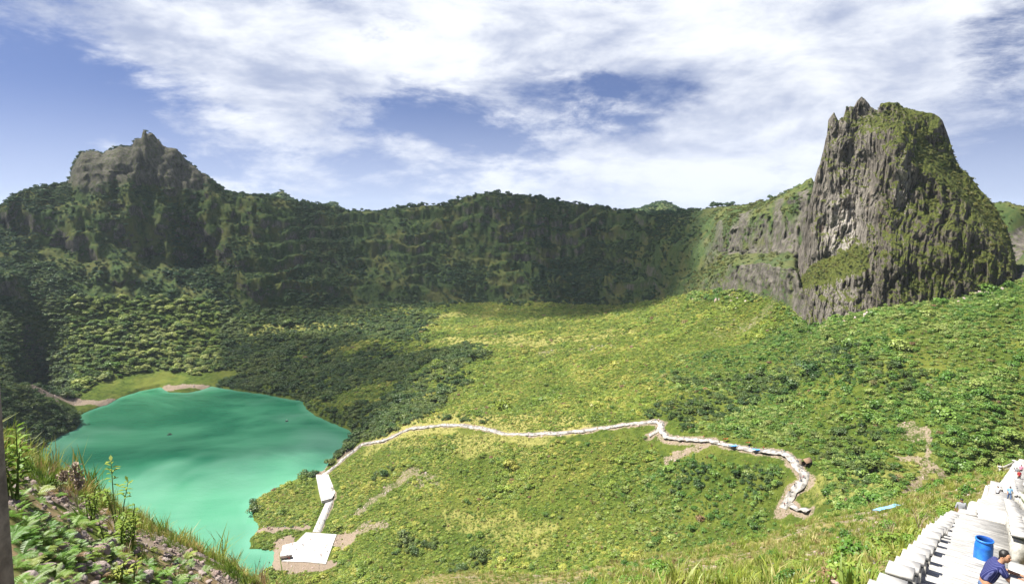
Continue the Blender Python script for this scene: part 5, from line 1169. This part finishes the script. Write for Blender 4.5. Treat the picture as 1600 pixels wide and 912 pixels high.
while cnt < 190:
    x, y = random.uniform(15, 330), random.uniform(740, 930)
    if y < 700 + .52 * x + 14: continue
    p = H(x, y)
    if p is None or p.length > 15: continue
    w_ = .30 + .9 * math.exp(-(((x - 80) / 60) ** 2 + ((y - 850) / 45) ** 2)) + .7 * math.exp(-(((x - 270) / 40) ** 2 + ((y - 885) / 22) ** 2))
    if random.random() > w_: continue
    o = bpy.data.objects.new('fern', random.choice(FERN).data); C.objects.link(o); o.location = (p.x, p.y, height(p.x, p.y)); o.scale = (random.uniform(.16, .34) * min(1, .3 + p.length / 16),) * 3; o.rotation_euler = (random.uniform(-.3, .3), random.uniform(-.3, .3), random.uniform(0, 6.28))
    tag(o, 'green fern growing on the stony mound', 'fern', 'ferns on the mound'); cnt += 1
mound = (ROWC > 60) & (ROWC < ROW0[1] + 14) & (AZC > -45.5) & (AZC < -8) & (RC > 3)
tw = cc(fbm(GX / .8, GY / .8, octv=3, seed=401))
plant('grass_tufts', mound * np.clip(24 + tw * 44, 3, 46) * (.55 + .9 * (ROWC > ROW0[1] - 22)), lambda i, j, r: .115 * r.lognormal(0, .45, len(i)) * (1 + .45 * (ROWC[i, j] > ROW0[1] - 18)) * np.clip(.35 + RC[i, j] / 14, .5, 1), COLS['turf'], 'green and straw coloured grass tufts on the near mound', 'grass', 21, (.8, 1.4), .05, tilt=.3)
gs = bpy.data.collections.new('gravel')
for i in range(4):
    o = bpy.data.objects.new('gravel_form', STN[i]); gs.objects.link(o)
plant('gravel', mound * np.clip(cc(soil) * 90 + 12, 0, 100) * 1.4, lambda i, j, r: .018 * r.lognormal(0, .5, len(i)), gs, 'pinkish gravel between the grass tufts', 'gravel', 22, (.6, 1), 0, tilt=1)
plant('floor_rubble', floor_m * visible(2) * np.clip(SOILC - .25, 0, 1) * .22, lambda i, j, r: .32 * r.lognormal(0, .5, len(i)), gs, 'loose rubble on the bare earth of the crater floor', 'rubble', 26, (.6, 1), 0, tilt=1)
foot = (np.abs(ROWC - ROW0[7] + 4) < 10 + 8 * patch) & (AZC > 16.3) & (AZC < 41)
plant('boulders', foot * np.clip(.4 + patch * 2, 0, 1) * .14, lambda i, j, r: .7 * r.lognormal(0, .5, len(i)), gs, 'fallen boulders lying along the foot of the cliffs', 'boulders', 27, (.6, 1.1), 0, tilt=1)
plant('foot_shrubs', foot * .22 * np.clip(.5 + patch2 * 2, 0, 1), lambda i, j, r: 1.9 * r.lognormal(0, .4, len(i)), COLS['hill'], 'shrubs crowding the foot of the cliffs', 'shrubs', 28, (.8, 1.2), .1)
plant('scrub_grass', floor_m * visible(2) * (1 - woodz) * (1 - cc(soil)) * (RC < 520) * (SDC > 1.5) * .42 * np.clip(.6 - patch + 1.2 * DRYC, .15, 1.6) * (pd_path > 3.2), lambda i, j, r: .75 * r.lognormal(0, .45, len(i)), COLS['grass'], 'rough yellow green grass between the shrubs of the crater floor', 'grass', 31, (.7, 1.2), .05, tilt=.25)
zone = np.full(RC.shape, 1e3); zs_ = (RC < 200) & (AZC > 25)
for Z in STAIR_ZONES:
    pl = np.array([[p.x, p.y] for p in Z]); zone[zs_] = np.minimum(zone[zs_], poly_sd(XC[zs_], YC[zs_], pl))
zk_ = (zone > .9)
nearf = sstep(150, 25, RC)
plant('slope_grass', gd * zk_ * (.9 + 2.2 * nearf), lambda i, j, r: (.42 + .25 * (1 - nearf[i, j])) * r.lognormal(0, .4, len(i)), COLS['grass'], 'yellow green grass tufts over the near slope', 'grass', 23, (.7, 1.2), .05, tilt=.2)
plant('slope_plants', gd * zk_ * .16 * np.clip(.3 + patch * 3, 0, 2), lambda i, j, r: (.38 + .25 * (1 - nearf[i, j])) * r.lognormal(0, .4, len(i)), COLS['low'], 'low leafy plants mixed into the near slope grass', 'plants', 24, (.7, 1.1), .1)
plant('slope_gravel', slope_m * visible(.5, .4) * zk_ * SOILC * 4.5, lambda i, j, r: .06 * r.lognormal(0, .5, len(i)), gs, 'pale rubble scattered on the near slope', 'gravel', 25, (.6, 1), 0, tilt=1)
# single shrubs on the near slope and the nearest ones on the crater floor
def shrub_proto(seed, mt, h, size, n_=420):
    c = crown_arrays(seed, n_, size=size, lobes=8, flat=.8); c = (c[0] * h, c[1]); t = trunk_arrays(seed, h * .9, .045 * h)
    return mesh_obj('crown', c[0], c[1], mt, smooth=False), mesh_obj('stem', t[0], t[1], M['bark'])
SP = [shrub_proto(600 + i, ML['low'], 1.0, .17) for i in range(5)] ; SH = [shrub_proto(620 + i, ML['hill'], 1.0, .17, 520) for i in range(5)]
for a, b in SP + SH: C.objects.unlink(a); C.objects.unlink(b)
def shrub(p, s_, protos, label, group):
    a, b = random.choice(protos); root = empty('shrub', (p.x, p.y, height(p.x, p.y) - .03), random.uniform(0, 6.28), label, 'shrub', group); root.scale = (s_, s_, s_ * random.uniform(.75, 1.15))
    for q in (a, b):
        o = q.copy(); C.objects.link(o); o.parent = root
for x, y, s_, lb in ((1350, 868, .75, 'bright leafy bush at the left end of the nearest railing'), (1378, 876, .6, 'low leafy bush touching the white railing caps'), (1405, 850, .8, 'green bush beside the railing below the dead twigs'), (1432, 838, .9, 'bush between the railing and the grey topped person'), (1360, 842, .8, 'dark green bush up the slope from the railing'),
        (1485, 800, 1.5, 'round green bush in the grass beyond the end of the nearest railing'), (1448, 812, 1.2, 'bush on the slope left of the grey topped person'), (1545, 745, 1.6, 'bush on the brow left of the top flight'), (1300, 880, .5, 'small bush among pale stones on the near slope')):
    shrub(H(x, y), s_, SP, lb, None)
cnt = 0
while cnt < 90:
    x, y = random.uniform(900, 1560), random.uniform(740, 914)
    p = H(x, y)
    if p is None or not 18 < math.hypot(p.x, p.y) < 175: continue
    if min(poly_sd(np.array([p.x]), np.array([p.y]), np.array([[q.x, q.y] for q in Z]))[0] for Z in STAIR_ZONES) < 1.6: continue
    shrub(p, random.lognormvariate(-.35, .35) * (1 if p.length < 80 else 1.4), SP, 'low green shrub growing in the grass of the near slope', 'shrubs on the near slope'); cnt += 1
cnt = 0
while cnt < 120:
    x, y = random.uniform(620, 1600), random.uniform(560, 900); p = H(x, y)
    if p is None or not 225 < math.hypot(p.x, p.y) < 400: continue
    d = min(line_d(np.array([p.x]), np.array([p.y]), P_main)[0], line_d(np.array([p.x]), np.array([p.y + 6]), P_main)[0])
    if d < 6: continue
    shrub(p, random.lognormvariate(.75, .25), SH, 'larger leafy bush standing out of the scrub on the crater floor', 'larger bushes on the crater floor'); cnt += 1
# bare twigs
def bare_shrub(px, h, seed, label):
    p = H(*px); rs = np.random.default_rng(seed); parts = []
    for i in range(7):
        t = rs.uniform(0, 6.28); a = np.array([0, 0, 0.]); b = np.array([math.cos(t) * .2 * h, math.sin(t) * .2 * h, h * .55]); c = b + np.array([math.cos(t) * .25 * h, math.sin(t) * .25 * h, h * rs.uniform(.2, .5)])
        parts.append(tube_arrays([a, b, c], [.03, .02, .006], 4)); t2 = t + rs.uniform(-1, 1); parts.append(tube_arrays([b, b + np.array([math.cos(t2) * .3 * h, math.sin(t2) * .3 * h, h * .25])], [.016, .005], 4))
    v, f = join(*parts); o = mesh_obj('bare_shrub', v, f, M['twig']); o.location = (p.x, p.y, height(p.x, p.y)); tag(o, label, 'shrub')
bare_shrub((1436, 826), 1.9, 1, 'leafless grey shrub on the slope left of the railing'); bare_shrub((1392, 838), 1.5, 2, 'smaller leafless shrub with one bent stem'); bare_shrub((655, 912), 2.5, 3, 'dead branches sticking up from the brow at the bottom')

# ------------------------------------------------------------------ the air in the crater
V, Fc = [], []; box(V, Fc, (0, 0, -155), 13000, 13000, 530)
m = bpy.data.materials.new('haze'); m.use_nodes = True; n = NT(m.node_tree); n.n.clear(); out = n.n.new('ShaderNodeOutputMaterial')
pv = n.add('ShaderNodeVolumePrincipled', ins={'Color': (.72, .84, 1, 1), 'Density': .000045, 'Anisotropy': .2}); n.l.new(pv.outputs[0], out.inputs['Volume'])
tag(mesh_obj('haze', V, Fc, m, smooth=False), 'thin bluish haze filling the crater', 'haze', kind='stuff')
